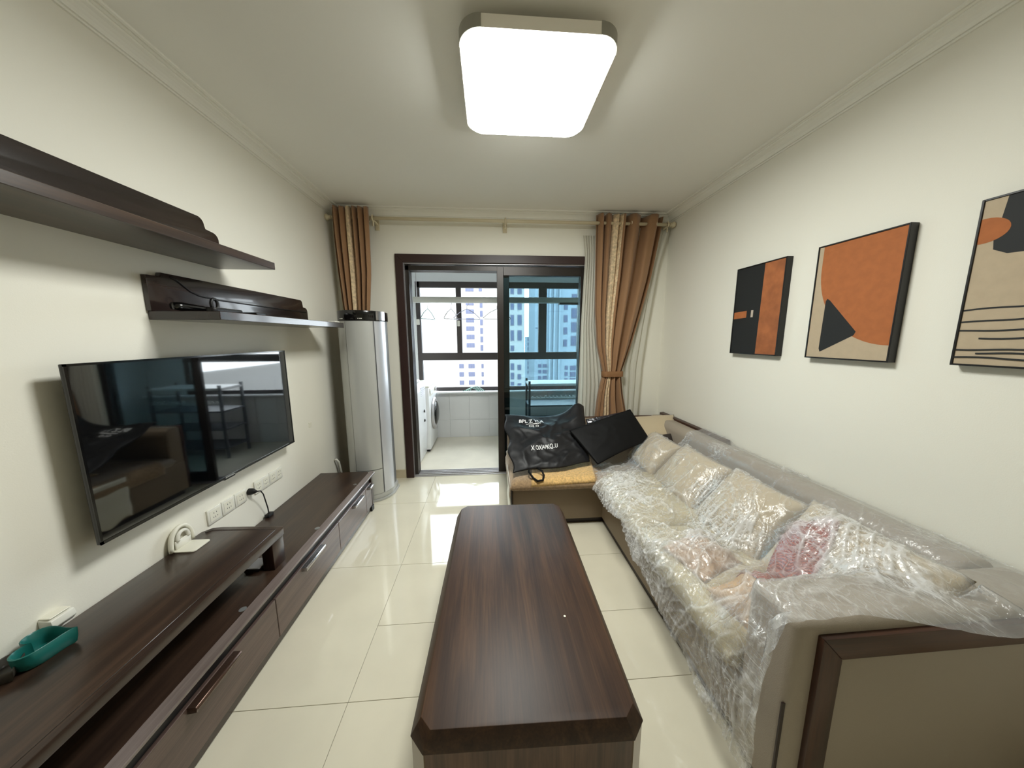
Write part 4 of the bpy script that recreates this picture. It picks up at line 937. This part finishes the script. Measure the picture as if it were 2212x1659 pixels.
def eb(u, v):
    dx = 0; dz = 0; dy = 0
    if v > .5: dz += (.10 * math.exp(-((u - .92) / .13) ** 2) - .03 * math.exp(-((u - .45) / .25) ** 2)) * (v - .5) * 2
    if u < .3: dx += .015 * math.sin(v * 15) * (1 - u / .3)
    if v < .2: dy += .02 * math.sin(u * 8) * (1 - v / .2)
    return Vector((dx, dy, dz))
b, sf = pouch([(.165, 2.30, .455), (.82, 2.42, .470), (.905, 2.93, .765), (.125, 2.90, .775)], eb, .035, .026, 2.0, 60)
obj('bag_body', b, m_bag, t, True)
b = nb(); tube(b, [(.30, 2.34, .465), (.29, 2.30, .462), (.32, 2.25, .432), (.35, 2.228, .418), (.39, 2.235, .42), (.405, 2.27, .442), (.395, 2.31, .463), (.36, 2.34, .475)], .008, 8); obj('handle', b, m_bagp, t, True)
def print_text(txt, size, u0, v0, uw, vh, nm, yoff=0):
    cu = bpy.data.curves.new('lettering', 'FONT'); cu.body = txt; cu.size = size; cu.align_x = 'CENTER'; cu.resolution_u = 3; cu.offset = size * .02
    o = bpy.data.objects.new('lettering', cu); C.objects.link(o); dg = bpy.context.evaluated_depsgraph_get(); me = bpy.data.meshes.new_from_object(o.evaluated_get(dg)); bpy.data.objects.remove(o); 
    xs2 = [v.co.x for v in me.vertices]; ys2 = [v.co.y for v in me.vertices]; x0_, x1_, y0_, y1_ = min(xs2), max(xs2), min(ys2), max(ys2)
    bt = nb(); bt.from_mesh(me); bmesh.ops.subdivide_edges(bt, edges=[e for e in bt.edges if e.calc_length() > size * .3], cuts=1); bmesh.ops.triangulate(bt, faces=bt.faces[:])
    for v in bt.verts:
        u = u0 + (v.co.x - x0_) / (x1_ - x0_) * uw; vv = v0 + (v.co.y - y0_) / (y1_ - y0_) * vh
        v.co = sf(u, vv, 1) + Vector((0, -.006, .005))
    return bt
m_ink = mat('white ink', srgb(226, 226, 226), .6)
obj('lettering', print_text('BPL Z YLA', .1, .17, .80, .30, .075, 'l'), m_ink, t, label='white printed lettering')
obj('lettering', print_text('~~~~~~~~', .1, .25, .765, .18, .02, 'l'), m_ink, t, label='thin white squiggle line')
obj('lettering', print_text('OS O', .1, .28, .70, .12, .05, 'l'), m_ink, t, label='white printed lettering')
obj('lettering', print_text('X OXAPKQ..U', .1, .26, .27, .33, .075, 'l'), m_ink, t, label='white printed lettering')
t = thing('black_folder_bag', 'flat plain black bag leaning right of the lettered bag', 'bag', (1.1, 2.6, .41))
def e2(u, v): return Vector((0, 0, .015 * math.sin(u * PI) * (1 - v)))
b, _ = pouch([(.86, 2.36, .475), (1.40, 2.56, .60), (1.275, 2.72, .845), (.69, 2.64, .68)], e2, .016, .005, 6.0, 36)
obj('bag_body', b, m_bagp, t, True)
b, _ = pouch([(.95, 2.80, .55), (1.35, 2.80, .62), (1.30, 2.93, .77), (.93, 2.93, .70)], e2, .04, .05, 8.0, 30)
tag(obj('plastic_roll', b, mat('dark shiny plastic', srgb(40, 38, 46), .2, spec=.8), None, True), 'dark shiny crumpled plastic behind the plain black bag', 'bag')

for o in bpy.data.objects:
    if '_w' in o: del o['_w']
